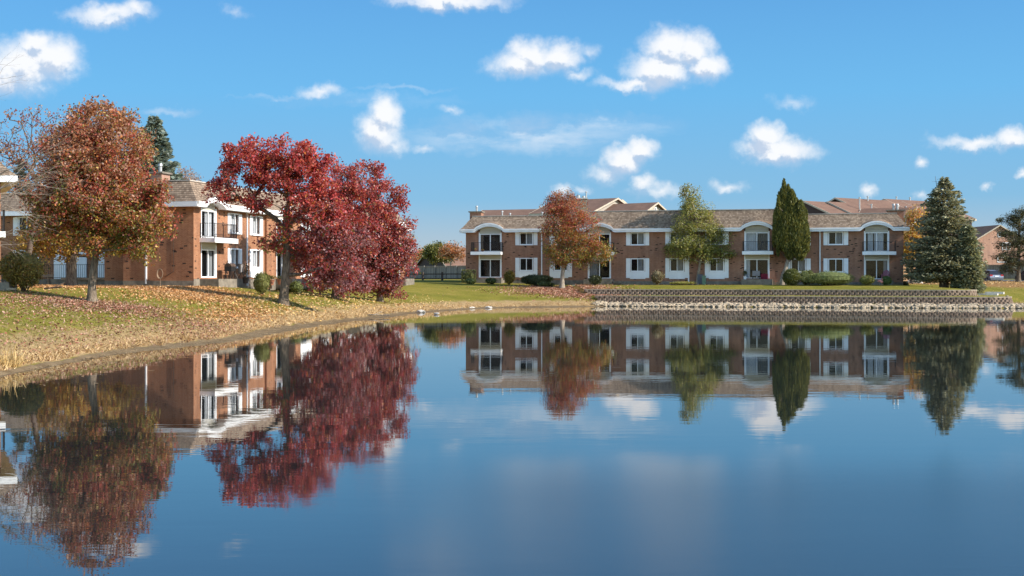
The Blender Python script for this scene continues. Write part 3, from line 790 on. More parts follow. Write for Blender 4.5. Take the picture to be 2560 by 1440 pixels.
def railing(parent, pts, z0, h=.95, gap=.11, name='railing'):
    mb = MB()
    for (p, q) in zip(pts[:-1], pts[1:]):
        p = Vector((*p, 0)); q = Vector((*q, 0)); L = (q - p).length
        for z in (z0 + .08, z0 + h): mb.rod(p + Vector((0, 0, z)), q + Vector((0, 0, z)), .022, 4)
        n = max(1, int(L / gap))
        for i in range(n + 1):
            a = p + (q - p) * i / n; mb.rod(a + Vector((0, 0, z0)), a + Vector((0, 0, z0 + h)), .028 if i in (0, n) else .011, 4)
    return mb.build(name, M['black_metal'], parent)

def sliding_door(root, fr, s0, s1, z0, z1, cur=(), seed=0, dark_first=True):
    mb = MB(); c = (s0 + s1) / 2
    frame_boxes(mb, fr, s0, s1, z0, z1, .08, -.13, -.03, [c], .08)
    d = mb.build('sliding_door', M['white'], root)
    pane(d, fr, s0 + .07, s1 - .07, z0 + .07, z1 - .07, -.10)
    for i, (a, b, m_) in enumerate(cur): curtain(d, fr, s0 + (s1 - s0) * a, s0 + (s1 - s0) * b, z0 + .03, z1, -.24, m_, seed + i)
    return (s0, s1, z0, z1)

def bay(root, fr, s0, s1, base, dz=0, cur_up=(), cur_low=(), patio=True, seed=0, rail=True, slab=(.35, .35)):
    """the arched bay: upper door with balcony, lower door with a panel above; returns the opening"""
    zl0, zl1 = base + .50, base + 2.36; zs0, zs1 = base + 2.80, base + 3.08; zu1 = base + 4.92
    a0, a1 = s0 + .09, s1 - .09
    # white posts at both sides and the panels between the doors
    for (p0, p1) in ((s0, a0), (a1, s1)):
        for (q0, q1) in ((zl0, zs0), (zs1, base + 5.05)):
            mb = MB(); mb.box(p0, p1, -.14, .02, q0, q1, fr); mb.build('door_post', M['white'], root)
    mb = MB(); mb.box(a0, a1, -.14, -.04, zl1, zs0, fr); mb.build('spandrel_panel', M['cream'], root)
    sliding_door(root, fr, a0 + .004, a1 - .004, zl0, zl1 - .004, cur_low, seed)
    sliding_door(root, fr, a0 + .004, a1 - .004, zs1 + .05, zu1, cur_up, seed + 5)
    # arched infill
    mb = MB(); mb.box(a0, a1, -.14, -.05, zu1 + .003, base + 5.68, fr)
    mb.build('arch_panel', M['cream'], root)
    mb = MB(); dpt = 1.05
    mb.box(s0 - slab[0], s1 + slab[1], -.02, dpt, zs0, zs1, fr)
    mb.box(s0 - slab[0] - .03, s1 + slab[1] + .03, dpt, dpt + .035, zs0 - .02, zs1 + .02, fr)
    bl = mb.build('balcony', M['white'], root)
    if rail:
        A, B = s0 - slab[0] + .04, s1 + slab[1] - .04
        railing(bl, [fr.p(A, .04, 0)[:2], fr.p(A, dpt - .05, 0)[:2], fr.p(B, dpt - .05, 0)[:2], fr.p(B, .04, 0)[:2]], zs1)
    if patio:
        mb = MB(); mb.box(s0 - .2, s1 + .3, .02, 1.35, base - .3, base + .42, fr); mb.build('patio_slab', M['concrete'], root)
    return (s0, s1, zl0, base + 5.20)

def mansard(root, x0, x1, y0, y1, zf, rise, arches=(), left=.55, right=.55, front=.55, back=.55, lift_h=.60, mat='shake'):
    """ring-lofted mansard roof; the front eave lifts over each arched bay (centre, half width)"""
    xs = set(np.round(np.linspace(x0, x1, int((x1 - x0) / .8) + 2), 3))
    for (c, h) in arches:
        for k in np.linspace(-1.35, 1.35, 28): xs.add(round(c + k * h, 3))
    xs = sorted(x for x in xs if x0 <= x <= x1)
    def lift(x):
        e = 0
        for (c, h) in arches:
            t_ = abs(x - c) / (h * 1.32)
            if t_ < 1: e = max(e, lift_h * (math.cos(t_ * math.pi / 2) ** .75) if t_ < .86 else lift_h * (math.cos(.86 * math.pi / 2) ** .75) * ((1 - t_) / .14) ** 1.5)
        return e
    # profile: (how far out as a share of the overhang, height, minimum height over a lifted eave)
    prof = [(1.0, 0.0, 0.0), (.55, .22 * rise / 1.35, .10), (.10, .52 * rise / 1.35, .18), (-.35, .86 * rise / 1.35, .24), (-.8, 1.12 * rise / 1.35, .3), (-1.1, rise, .36)]
    fh = .32
    def ring(k):
        o_, h_, mn = prof[k]; pts = []
        fx = [x for x in xs]
        for x in fx:
            e = lift(x); z = zf + fh + max(h_, e + mn if e > 0 else h_)
            sx_ = x
            if x == xs[0]: sx_ = x0 - left * (o_ if left > 0 else 0)
            elif x == xs[-1]: sx_ = x1 + right * (o_ if right > 0 else 0)
            pts.append((min(max(sx_, x0 - left * o_ if left > 0 else x0), x1 + right * o_ if right > 0 else x1), y0 - front * o_, z))
        pts.append((pts[-1][0], y1 + back * o_, zf + fh + h_)); pts.append((pts[0][0], y1 + back * o_, zf + fh + h_))
        return pts
    rings = [ring(k) for k in range(len(prof))]
    mb = MB(); acc = [0]
    for k in range(1, len(prof)):
        a, b = rings[k - 1][0], rings[k][0]; acc.append(acc[-1] + math.dist((a[1], a[2]), (b[1], b[2])))
    n = len(rings[0])
    for k in range(len(prof) - 1):
        for i in range(n):
            j = (i + 1) % n; P = [rings[k][i], rings[k][j], rings[k + 1][j], rings[k + 1][i]]
            horiz = abs(P[0][1] - P[1][1]) < 1e-6
            uu = [p[0] if horiz else p[1] for p in P]
            if horiz and i < len(xs) - 1: uu = [xs[i], xs[j], xs[j], xs[i]]
            mb.face(P, [(uu[0], acc[k]), (uu[1], acc[k]), (uu[2], acc[k + 1]), (uu[3], acc[k + 1])])
    mb.face(rings[-1])
    # boarded lid under the roof keeps the rooms dark
    rf = mb.build('roof', M[mat], root)
    # cap flashing
    cp_ = MB(); top = rings[-1]
    zt = zf + fh + rise
    X0 = min(p[0] for p in top); X1 = max(p[0] for p in top); Y0 = top[0][1]; Y1 = top[-1][1]
    cp_.box(X0 - .04, X1 + .04, Y0 - .05, Y0 + .10, zt + .003, zt + .07)
    cp_.box(X0 - .04, X0 + .1, Y0 + .10, Y1, zt + .003, zt + .07); cp_.box(X1 - .1, X1 + .04, Y0 + .10, Y1, zt + .003, zt + .07)
    cp_.build('flashing', plain('flashing', (0.50, 0.43, 0.36), 0.6), rf)
    # fascia with gutter, following the lifted eave
    fb_ = MB(); fx = [x for x in xs]; Yf = y0 - front
    L0 = x0 - (left if left > 0 else 0); L1 = x1 + (right if right > 0 else 0)
    fp = [(L0 if x == xs[0] else L1 if x == xs[-1] else x, lift(x)) for x in fx]
    def band(o0, o1, za, zb):
        for (xa, ea), (xb, eb) in zip(fp[:-1], fp[1:]):
            fb_.face([(xa, Yf - o1, zf + ea + za), (xb, Yf - o1, zf + eb + za), (xb, Yf - o1, zf + eb + zb), (xa, Yf - o1, zf + ea + zb)])
            fb_.face([(xa, Yf - o1, zf + ea + za), (xb, Yf - o1, zf + eb + za), (xb, Yf - o0, zf + eb + za), (xa, Yf - o0, zf + ea + za)])
            fb_.face([(xa, Yf - o1, zf + ea + zb), (xb, Yf - o1, zf + eb + zb), (xb, Yf - o0, zf + eb + zb), (xa, Yf - o0, zf + ea + zb)])
    band(0, .03, 0, fh - .10); band(0, .09, fh - .12, fh + .02)
    # soffit following the arch back to the wall
    for (xa, ea), (xb, eb) in zip(fp[:-1], fp[1:]):
        fb_.face([(xa, Yf, zf + ea), (xb, Yf, zf + eb), (xb, y0 + .1, zf + eb), (xa, y0 + .1, zf + ea)])
    for (xx, on) in ((L0, left > 0), (L1, right > 0)):
        if on:
            sgn = -1 if xx == L0 else 1
            a_, b_ = sorted((xx, xx + sgn * .05)); fb_.box(a_, b_, Yf, y1 + back, zf, zf + fh)
            a_, b_ = sorted((xx, x0 if sgn < 0 else x1)); fb_.box(a_ + .003, b_, Yf + .01, y1 + back, zf + .004, zf + .03)
    fb_.box(L0, L1, y1 + back, y1 + back + .05, zf, zf + fh); fb_.box(L0, L1, y1, y1 + back, zf + .004, zf + .03)
    fb_.build('fascia', M['white'], root)
    # closed lid just below the flat top
    return rf

def downspout(root, fr, s, z0, z1):
    mb = MB(); mb.box(s - .05, s + .05, .01, .10, z0 + .9, z1, fr); mb.box(s - .065, s + .065, .005, .12, z0 + .05, z0 + .9, fr)
    mb.box(s - .05, s + .05, .01, .5, z1, z1 + .08, fr)
    return mb.build('downspout', M['white'], root)

def chimney(root, x0, x1, y0, y1, z0, z1, mat, flues=1):
    mb = MB(); mb.box(x0, x1, y0, y1, z0, z1 - .12); ch_ = mb.build('chimney', M[mat], root)
    mb = MB(); mb.box(x0 - .12, x1 + .12, y0 - .12, y1 + .12, z1 - .12, z1); mb.build('chimney_cap', M['concrete'], ch_)
    mb = MB()
    for i in range(flues):
        x = (x0 + x1) / 2 + (i - (flues - 1) / 2) * .34; mb.cyl(x, (y0 + y1) / 2, z1 + .003, z1 + .38, .11); mb.cyl(x, (y0 + y1) / 2, z1 + .42, z1 + .58, .15, .12)
        mb.cyl(x, (y0 + y1) / 2, z1 + .38, z1 + .42, .06)
    mb.build('flue', M['grey_metal'], ch_)

def vent_pipe(root, x, y, z0, z1, mat='grey_metal'):
    mb = MB(); mb.cyl(x, y, z0, z1, .07); mb.cyl(x, y, z1 + .003, z1 + .12, .12, .10); return mb.build('vent_pipe', M[mat], root)

# ------------------------------------------------------------------ far brick building
RB = thing('apartment_building', 'long brown brick apartment building across the pond with mansard roof, white shutters and arched balconies', 'building', (X_at(1165, 130), 130, 0), R(-13.5))
fr = Frame(0, 0, 1, 0)
ca, sa = math.cos(R(13.5)), math.sin(R(13.5)); bx0 = X_at(1165, 130)
def s_of(px):
    k = (px - 1280) / F; return (130 * k - bx0) / (ca + k * sa)
def s_pt(s, out=0.0):
    """world x,y of a spot in front of the far facade"""
    return (bx0 + ca * s - sa * out, 130 - sa * s - ca * out)
LEN = s_of(2258)
SECT = [(0, s_of(1470), 2.03, 1.35, 0.0), (s_of(1470), s_of(1937), 1.94, 1.78, 0.12), (s_of(1937), LEN, 1.86, 1.35, 0.0)]
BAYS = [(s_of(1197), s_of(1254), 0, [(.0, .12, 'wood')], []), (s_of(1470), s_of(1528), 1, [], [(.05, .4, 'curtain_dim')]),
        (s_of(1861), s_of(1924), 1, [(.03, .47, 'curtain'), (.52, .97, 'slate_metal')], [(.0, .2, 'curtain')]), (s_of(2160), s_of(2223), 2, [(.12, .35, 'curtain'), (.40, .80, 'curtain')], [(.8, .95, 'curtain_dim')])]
WINS = [(1316, 0, 'half', 'none', False), (1402, 0, 'none', 'none', True), (1594.5, 1, 'half', 'half', True), (1693, 1, 'half', 'half', True), (1792, 1, 'half', 'half', True),
        (1996, 2, 'none', 'half', False), (2089.5, 2, 'half', 'none', False)]
holes = [[], [], []]
# the second arched bay straddles the joint of two sections: it belongs to the middle one
SECT[0] = (0, BAYS[1][0] - .35, *SECT[0][2:]); SECT[1] = (SECT[0][1], SECT[1][1], *SECT[1][2:])
for i, (a, b, k, cu, cl) in enumerate(BAYS):
    f2 = Frame(0, -SECT[k][4], 1, 0)
    holes[k].append(bay(RB, f2, a, b, SECT[k][2], cur_up=cu, cur_low=cl, seed=20 + i, slab=(.15, .55) if i == 3 else (.55, .15) if i == 0 else (.12, .35)))
for i, (px, k, cu, cl, apron) in enumerate(WINS):
    f2 = Frame(0, -SECT[k][4], 1, 0); s = s_of(px); z = SECT[k][2]
    holes[k].append(window(RB, f2, s, z + 3.84, z + 4.95, cur=cu, seed=i, sh_top=.03))
    holes[k].append(window(RB, f2, s, z + 1.24, z + 2.40, cur=cl, seed=i + 9, panel=z + .44 if apron else z + .5, sh_top=.03, sh_bot=.60))
wb = MB(); fb2 = MB()
for k, (a, b, z, rise, proud) in enumerate(SECT):
    f2 = Frame(0, -proud, 1, 0)
    wall_grid(wb, f2, a, b, z - .2, z + 5.20, holes[k])
    # piece of wall behind the arch panels up to the roof
    fb2.box(a + (.003 if k else 0), b - .003, .0, .03, z - .9, z + .22, f2)
z = 1.9
wb.box(-.02, 0, -11.0, 0.0, z - .4, 7.2, fr); wb.box(LEN, LEN + .02, -11.0, 0.0, z - .4, 7.0, fr)
wb.box(0, LEN, -11.0, -10.9, z - .4, 7.0, fr)
a, b, z, rise, proud = SECT[1]
wb.box(a - .02, a, -.01, proud, z - .4, 7.2, fr); wb.box(b, b + .02, -.01, proud, z - .4, 7.0, fr)
wb.build('wall', M['brick'], RB)
fb2.build('foundation', M['concrete'], RB)
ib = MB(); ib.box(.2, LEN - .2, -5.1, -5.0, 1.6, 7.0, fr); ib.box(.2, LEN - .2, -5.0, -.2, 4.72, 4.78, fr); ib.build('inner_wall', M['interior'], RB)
for k, (a, b, z, rise, proud) in enumerate(SECT):
    ar = [((q[0] + q[1]) / 2, (q[1] - q[0]) / 2) for q in BAYS if q[2] == k]
    ends = (.5 if k == 0 else 0, .5 if k == 2 else 0)
    mansard(RB, a, b, -proud, 11, z + 5.04, rise, ar, left=ends[0], right=ends[1], front=.55)
for k, px in ((0, 1354.5), (1, 1722), (2, 2050)):
    a, b, z, rise, proud = SECT[k]; downspout(RB, Frame(0, -proud, 1, 0), s_of(px), z - .1, z + 4.98)
chimney(RB, .15, 1.35, .9, 1.9, 5.5, 9.30, 'brick', 1)
chimney(RB, LEN - 1.35, LEN + .1, .9, 1.9, 5.5, 8.95, 'brick', 2)
for px, t_ in ((1232, .45), (1252, .2), (1335, .3)): vent_pipe(RB, s_of(px), 4, 8.5, 8.9 + t_)
# concrete steps of the second bay
mb = MB(); a, b = BAYS[1][1], BAYS[1][1] + 1.2; z = SECT[1][2]
for i in range(3): mb.box(a + .35, b + .3 * (2 - i), .35, 1.3, z - .3, z - .05 + .14 * i - .002 * i, Frame(0, -.12, 1, 0))
mb.build('steps', M['concrete'], RB)

# ------------------------------------------------------------------ left brick building
LB = thing('apartment_building', 'orange-brown brick apartment building on the left bank, corner with balcony behind the red trees', 'building', (-20.4, 82, 0), math.atan2(.973, .232))
z = 2.0
lf = Frame(0, 0, 1, 0)                       # long side facing right
LBAYS = [(1.0, 3.2), (12.9, 15.1), (27.3, 29.5), (39.5, 41.7)]
LW = [5.95, 9.4, 18.5, 22.2, 25.2, 31.8, 35.6]
hl = []
for i, (a, b) in enumerate(LBAYS):
    hl.append(bay(LB, lf, a, b, z, cur_up=[(.45, .95, 'curtain')] if i == 0 else [(.0, .5, 'curtain')], cur_low=[(.62, .97, 'curtain_dim')], seed=50 + i, slab=(.15, 1.0) if i == 0 else (.3, .3)))
for i, s in enumerate(LW):
    hl.append(window(LB, lf, s, z + 3.60, z + 4.85, cur='full', seed=60 + i, swd=.36))
    hl.append(window(LB, lf, s, z + 1.25, z + 2.45, cur='full', seed=70 + i, sh_bot=0 if i == 0 else .6, panel=None if i == 0 else z + .5, swd=.36))
mb = MB(); wall_grid(mb, lf, 0, 43, z - .3, z + 5.2, [h for h in hl])
mb.box(10.85, 11.75, .005, .16, z - .3, z + 5.03, lf)
# short front side facing the pond, stepping back to the left
f_a = Frame(0, 5.0, 0, -1); f_b = Frame(.9, 6.9, 0, -1); f_c = Frame(8.0, 46, 0, -1)
wall_grid(mb, f_a, 0, 5.0, z - .3, z + 5.2, [])
wall_grid(mb, f_b, 0, 1.9, z - .3, z + 5.2, [])
mb.face([(0, 5, z - .3), (.9, 5, z - .3), (.9, 5, z + 5.2), (0, 5, z + 5.2)], [(0, 1.7), (.9, 1.7), (.9, 7.2), (0, 7.2)])
mb.face([(.9, 6.9, z - .3), (8, 6.9, z - .3), (8, 6.9, z + 5.2), (.9, 6.9, z + 5.2)], [(0, 1.7), (7, 1.7), (7, 7.2), (0, 7.2)])
tB = lambda px: (lambda k: (-18.54 - 89.8 * k) / (.973 + .232 * k))((px - 1280) / F)   # distance along the set-back front
hb = []
for i, px in enumerate((68, -60, -150)):
    s = 46 - tB(px); hb.append(window(LB, f_c, s, z + 1.25, z + 2.45, cur='half', seed=80 + i)); hb.append(window(LB, f_c, s, z + 3.7, z + 4.9, cur='half', seed=85 + i))
wall_grid(mb, f_c, 0, 46 - 6.9, z - .3, z + 5.2, hb)
mb.box(43, 43.05, -46, 0, z - .3, 7.1, lf); mb.box(8, 43, -46, -45.95, z - .3, 7.1, lf)
mb.build('wall', M['brick_warm'], LB)
# white entrance surrounds on the set-back front
for i, (pa, pb_) in enumerate(((136, 166), (193, 218), (246, 273))):
    a, b = 46 - tB(pa), 46 - tB(pb_); db = MB(); db.box(a, b, .004, .07, z + .05, z + 2.35, f_c)
    if i == 0:
        arc = [(a + (b - a) * j / 10, z + 2.35 + .45 * math.sin(math.pi * j / 10)) for j in range(11)]
        for p, q in zip(arc[:-1], arc[1:]): db.face([f_c.p(p[0], .07, z + 2.34), f_c.p(q[0], .07, z + 2.34), f_c.p(q[0], .07, q[1]), f_c.p(p[0], .07, p[1])])
    for (u0, u1) in ((z + .2, z + 1.0), (z + 1.15, z + 2.2)):
        for (v0, v1) in ((.12, .46), (.54, .88)): db.box(a + (b - a) * v0, a + (b - a) * v1, .071, .085, u0, u1, f_c)
    db.build('entrance_door', M['white'], LB)
fo = MB(); fo.box(0, 43, .0, .03, z - .4, z + .42, lf); fo.box(0, 4.999, .0, .03, z - .4, z + .30, f_a); fo.box(.0, 1.9, .0, .03, z - .4, z + .3, f_b); fo.build('foundation', M['concrete'], LB)
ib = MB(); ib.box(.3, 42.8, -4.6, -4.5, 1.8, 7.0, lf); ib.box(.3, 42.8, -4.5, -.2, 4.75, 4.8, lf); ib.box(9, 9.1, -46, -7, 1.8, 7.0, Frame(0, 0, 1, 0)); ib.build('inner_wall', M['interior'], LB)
mansard(LB, 0, 43, 0, 6.9, z + 5.04, 1.4, [((a + b) / 2, (b - a) / 2) for a, b in LBAYS], left=.55, right=.55, lift_h=.42)
mansard(LB, 8.0, 43, 8.6, 46, z + 5.03, 1.39, [], left=.55, right=.55, front=0.6)
for s in (7.8, 24.0, 34.0): downspout(LB, lf, s, z - .1, z + 4.98)
dsp = MB(); dsp.box(1.62, 1.72, .01, .10, z + .1, z + 4.95, f_a) ; dsp.build('downspout', M['white'], LB)
cbm = MB(); cbm.rod(f_a.p(3.6, .03, z + .9), f_a.p(3.6, .03, z + 3.2), .02, 4); cbm.rod(f_a.p(3.6, .03, z + .9), f_a.p(3.0, .03, z + .55), .02, 4); cbm.build('cable_conduit', M['wood_dark'], LB)
chimney(LB, 1.2, 2.3, 2.9, 3.7, 7.2, 9.45, 'brick_pink', 1)

# entrance ramp with railing in front of the set-back wing
RP = thing('entrance_ramp', 'concrete entrance ramp with black railings in front of the white doors', 'ramp', (-29.0, 86.0, 0), math.atan2(.232, -.973) + math.pi)
mb = MB(); mb.box(-6.5, 3.2, -.6, .9, 1.6, 2.28); mb.box(-6.5, 3.0, -.62, -.5, 2.283, 2.42); mb.build('slab', M['concrete'], RP)
railing(RP, [(-6.4, -.4), (3.1, -.4)], 2.42, .95, .14)
tb = MB(); tb.box(-6.3, -1.6, -.75, -.66, 2.55, 2.72); tb.box(-1.0, 2.6, -.75, -.66, 2.35, 2.5); 
for x in (-6, -4, -2, -.5, 1.5): tb.box(x - .05, x + .05, -.70, -.63, 1.9, 2.75)
tb.build('guard_rail', M['wood'], RP)

# ------------------------------------------------------------------ building at the left edge: roof corner and balcony
EBD = 62.0; ebx = X_at(2, EBD)
EB = thing('apartment_building', 'corner of a near apartment building at the left edge, mansard roof over a dark balcony', 'building', (ebx, EBD, 0), math.atan2(.905, -.425))
ez = 2.32
mb = MB(); ef = Frame(0, 0, 1, 0); eg = Frame(0, 12, 0, -1)
hh = []
wall_grid(mb, ef, 0, 9, 1.6, ez + 5.2, hh); wall_grid(mb, eg, 0, 12, 1.6, ez + 5.2, [])
mb.box(9, 9.05, -12, 0, 1.6, ez + 5.1, ef); mb.box(0, 9, -12, -11.9, 1.6, ez + 5.1, ef)
mb.build('wall', M['brick_warm'], EB)
for (a, b, c, d) in hh: sliding_door(EB, ef, a, b, c, d, [(0, .5, 'curtain_dim')], 3)
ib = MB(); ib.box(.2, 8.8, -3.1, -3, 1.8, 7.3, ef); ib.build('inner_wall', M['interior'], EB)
mansard(EB, 0, 9, 0, 12, ez + 5.04 - .25, 1.5, [], left=.5, right=.5, front=.72)
# balcony on the front that faces the pond
e0 = 12 - 4.4
ho = (e0 + .6, e0 + 2.9, ez + 2.85, ez + 4.6)
bb = MB(); bb.box(e0, 12.15, 0, 1.1, ez + 2.10, ez + 2.38, eg); bl = bb.build('balcony', M['white'], EB)
railing(bl, [eg.p(e0 + .05, .05, 0)[:2], eg.p(e0 + .05, 1.0, 0)[:2], eg.p(12.1, 1.0, 0)[:2], eg.p(12.1, .05, 0)[:2]], ez + 2.38, 1.05, .11)

# ------------------------------------------------------------------ houses behind
def gable_house(name, label, x, y, rz, L, Wd, zw, zr, wall, roof='brown_roof', zg=1.5, over=.4, windows=(), pipes=(), group=None):
    """ridge along local x; gable ends at +-L/2"""
    h = thing(name, label, 'house', (x, y, 0), rz, group)
    mb = MB(); l, w = L / 2, Wd / 2
    mb.box(-l, l, -w, w, zg, zw)
    for s in (-1, 1):
        mb.face([(s * l, -w, zw), (s * l, w, zw), (s * l, 0, zr)], [(-w, zw), (w, zw), (0, zr)])
    mb.build('wall', M[wall], h)
    rb = MB(); k = (zr - zw) / w; e = w + over; ze = zw - k * over
    for s in (-1, 1):
        sl = math.hypot(e, zr - ze)
        for dz in (.05, .17):
            P = [(-l - over, s * e, ze + dz), (l + over, s * e, ze + dz), (l + over, 0, zr + dz), (-l - over, 0, zr + dz)]
            rb.face(P, [(-l, 0), (l, 0), (l, sl), (-l, sl)])
    rf = rb.build('roof', M[roof], h)
    tr = MB()
    for s in (-1, 1):
        for sx_ in (-1, 1):
            x0 = sx_ * (l + over); x1 = sx_ * (l + over + .06)
            A = [(x0, s * e, ze - .02), (x0, 0, zr - .02), (x0, 0, zr + .19), (x0, s * e, ze + .19)]
            B = [(x1, p[1], p[2]) for p in A]
            tr.face(A); tr.face(B); tr.face([A[3], A[2], B[2], B[3]]); tr.face([A[0], A[1], B[1], B[0]])
        tr.box(-l - over, l + over, *(sorted((s * e, s * (e + .06)))), ze - .10, ze + .15)
    tr.build('trim', M['tan_trim'], h)
    for (px_, py_, z0, z1) in pipes:
        p = MB(); p.cyl(px_, py_, z0, z1, .09); p.cyl(px_, py_, z1, z1 + .12, .14); p.build('vent_pipe', M['grey_metal'], h)
    for (end, c, z0, z1, ww) in windows:
        f_ = Frame(end * l, 0, 0, end); wb_ = MB(); frame_boxes(wb_, f_, c - ww / 2, c + ww / 2, z0, z1, .10, .0, .07, [c] if ww > .8 else [], .06)
        wn_ = wb_.build('window', M['white'], h); pane(wn_, f_, c - ww / 2 + .05, c + ww / 2 - .05, z0 + .05, z1 - .05, .02)
    return h
def at_px(px, D): return ((px - 1280) / F * D, D)
def zpx(py, D): return EYE - (py - HZ) / F * D
def by_apex(px, D, rz, L, end):
    """centre of a house whose ridge end (end = +1 / -1 along the ridge) stands at picture column px"""
    x, y = at_px(px, D); return x - end * math.cos(rz) * (L / 2 + .4), y - end * math.sin(rz) * (L / 2 + .4)
x, y = by_apex(1545, 164, R(-36), 9, 1)
gable_house('house', 'brown roofed house behind the red tree, widest gable over the flat roofline', x, y, R(-36), 9, 11, zpx(534, 164), zpx(498, 164), 'beige_siding', pipes=[(-2.6, -.4, 11, zpx(480, 168)), (.4, -.5, 11, zpx(482, 167))])
x, y = by_apex(1645, 160, R(-36), 9, 1)
gable_house('house', 'lower brown roofed house whose small white gable peeks over the middle roof', x, y, R(-36), 9, 6, zpx(534, 160), zpx(509, 160), 'beige_siding', windows=[(1, 0, zpx(530, 160), zpx(518, 160), .5)])
x, y = by_apex(1556, 170, R(-36), 7, 1)
gable_house('house', 'brown roof step directly behind the widest gable', x, y, R(-36), 7, 9, zpx(536, 170), zpx(502, 170), 'beige_siding')
x, y = at_px(1330, 178)
gable_house('house', 'low brown hipped roof rising behind the left part of the long building', x, y, R(-20), 14, 10, zpx(556, 176), zpx(524, 176), 'beige_siding', pipes=[(1.5, -1, 9, zpx(516, 176))])
x, y = at_px(1452, 160)
c_ = thing('chimney_stack', 'pale stuccoed chimney with two pots behind the red tree crown', 'chimney', (x, y, 0)); mb = MB(); mb.box(-.75, .75, -.6, .6, 6.0, zpx(498, 160)); mb.build('stack', M['concrete'], c_)
mb = MB(); mb.box(-.85, .85, -.7, .7, zpx(498, 160) + .003, zpx(495, 160)); mb.cyl(-.3, 0, zpx(495, 160), zpx(488, 160), .2); mb.cyl(.35, 0, zpx(495, 160), zpx(490, 160), .2); mb.build('pots', M['grey_metal'], c_)
for i, (px, D, rz, L, Wd, ye, yr, lab, pp) in enumerate([
        (2008, 160, 38, 7, 9, 543, 505, 'brown roofed house with dark gable right behind the columnar conifer', [(2.4, -2.4, 9.5, zpx(529, 160))]),
        (2068, 162, 38, 7.5, 9.5, 548, 507, 'brown roofed house between two taller roofs, behind the right part of the long building', [(-.5, -2.2, 9.5, zpx(496, 163)), (.6, -3.2, 9, zpx(512, 162))]),
        (2088, 169, 36, 13, 13, 549, 497, 'tallest brown roofed house in the cluster, second gable from the right', [(-1.0, -.6, 11.4, zpx(490, 170)), (3.0, -2.5, 10, zpx(513, 170)), (4.6, -2.5, 10, zpx(514, 170))]),
        (2210, 176, 36, 11, 12, 546, 500, 'brown roofed house at the right end of the cluster, beside the blue spruce', [(-3.2, 0, 12.5, zpx(494, 178)), (-.2, 0, 12.5, zpx(496, 180))])]):
    x, y = by_apex(px, D, R(rz), L, -1); gable_house('house', lab, x, y, R(rz), L, Wd, zpx(ye, D), zpx(yr, D), 'dark_wall', pipes=pp)
x, y = at_px(2222, 160); gable_house('house', 'small dormer-like brown roof with white gable beside the right chimney', x, y, R(-28), 6, 3.4, zpx(539, 158), zpx(521, 158), 'white_siding')
x, y = at_px(2458, 214)
gable_house('house', 'pink brick gabled house behind the parked grey car', x, y, R(-84), 11, 8.5, zpx(603, 209), zpx(565, 209), 'brick_pink',
            windows=[(1, .2, zpx(593, 209), zpx(581, 209), .9), (1, 1.2, zpx(625, 209), zpx(606, 209), 1.4), (1, 1.0, zpx(656, 209), zpx(643, 209), 2.6)])
x, y = at_px(2350, 232); gable_house('house', 'brown roof just visible between the spruce and the pink brick house', x, y, R(10), 16, 10, zpx(610, 230), zpx(575, 230), 'brick_pink')
x, y = at_px(1150, 215); gable_house('house', 'dark roofed house tucked behind the left end of the long building', x, y, R(35), 11, 9, zpx(664, 215), zpx(621, 215), 'dark_wall')
x, y = at_px(1040, 300); gable_house('house', 'far white house showing over the grey fence beside the red trees', x, y, R(15), 12, 8, zpx(660, 300), zpx(634, 300), 'white_siding', windows=())

# ------------------------------------------------------------------ fences
def board_fence(name, label, pts, zf_, h, mat, post=2.4):
    """pts = list of (x,y); posts are parts of the fence"""
    root = thing(name, label, 'fence', (pts[0][0], pts[0][1], 0))
    mb = MB(); o = np.array(pts[0]); ps = []
    for a, b in zip(pts[:-1], pts[1:]):
        a = np.array(a) - o; b = np.array(b) - o; d = b - a; L = np.linalg.norm(d); d = d / L; f_ = Frame(a[0], a[1], d[0], d[1])
        mb.box(0, L, -.03, .03, zf_, zf_ + h, f_)
        n = int(L / post)
        for i in range(n + 1): ps.append((f_, i * post))
    mb.build('board_panel', M[mat], root)
    rb = MB()
    for a, b in zip(pts[:-1], pts[1:]):
        a = np.array(a) - o; b = np.array(b) - o; d = b - a; L = np.linalg.norm(d); d = d / L; f_ = Frame(a[0], a[1], d[0], d[1])
        rb.box(0, L, .035, .07, zf_ + h - .18, zf_ + h - .08, f_)
    rb.build('rail', M['wood'], root)
    for f_, s in ps:
        p = MB(); p.box(s - .06, s + .06, .04, .17, zf_ - .2, zf_ + h + .03, f_); p.build('post', plain('post_grey', (.24, .21, .18), .9), root)
    return root
a = at_px(985, 176); b = at_px(1176, 166)
board_fence('board_fence', 'tall grey weathered board fence between the red trees and the long building', [a, b], 2.25, 1.85, 'grey_fence', 2.05)
a = at_px(2452, 186); b = at_px(2640, 182)
board_fence('board_fence', 'grey board fence behind the parked cars', [a, b], 2.35, 2.05, 'grey_fence', 2.9)
a = at_px(2240, 152); b = at_px(2380, 160)
board_fence('board_fence', 'tan board fence between the long building and the blue spruce', [a, b], 2.1, 1.9, 'tan_fence', 2.6)
a = at_px(1010, 146); b = at_px(1160, 139)
root = thing('rail_fence', 'low dark split rail fence in front of the grey board fence', 'fence', (a[0], a[1], 0))
d = np.array(b) - np.array(a); L = float(np.linalg.norm(d)); d = d / L; f_ = Frame(0, 0, d[0], d[1])
mb = MB()
for zz_ in (2.35, 2.85): mb.box(0, L, -.05, .05, zz_, zz_ + .13, f_)
mb.build('rail', M['wood_dark'], root)
for i in range(4):
    p = MB(); s = .15 + i * (L - .3) / 3 * 1.0; p.box(s - .09, s + .09, .055, .2, 1.8, 3.15, f_); p.build('post', M['wood_dark'], root)
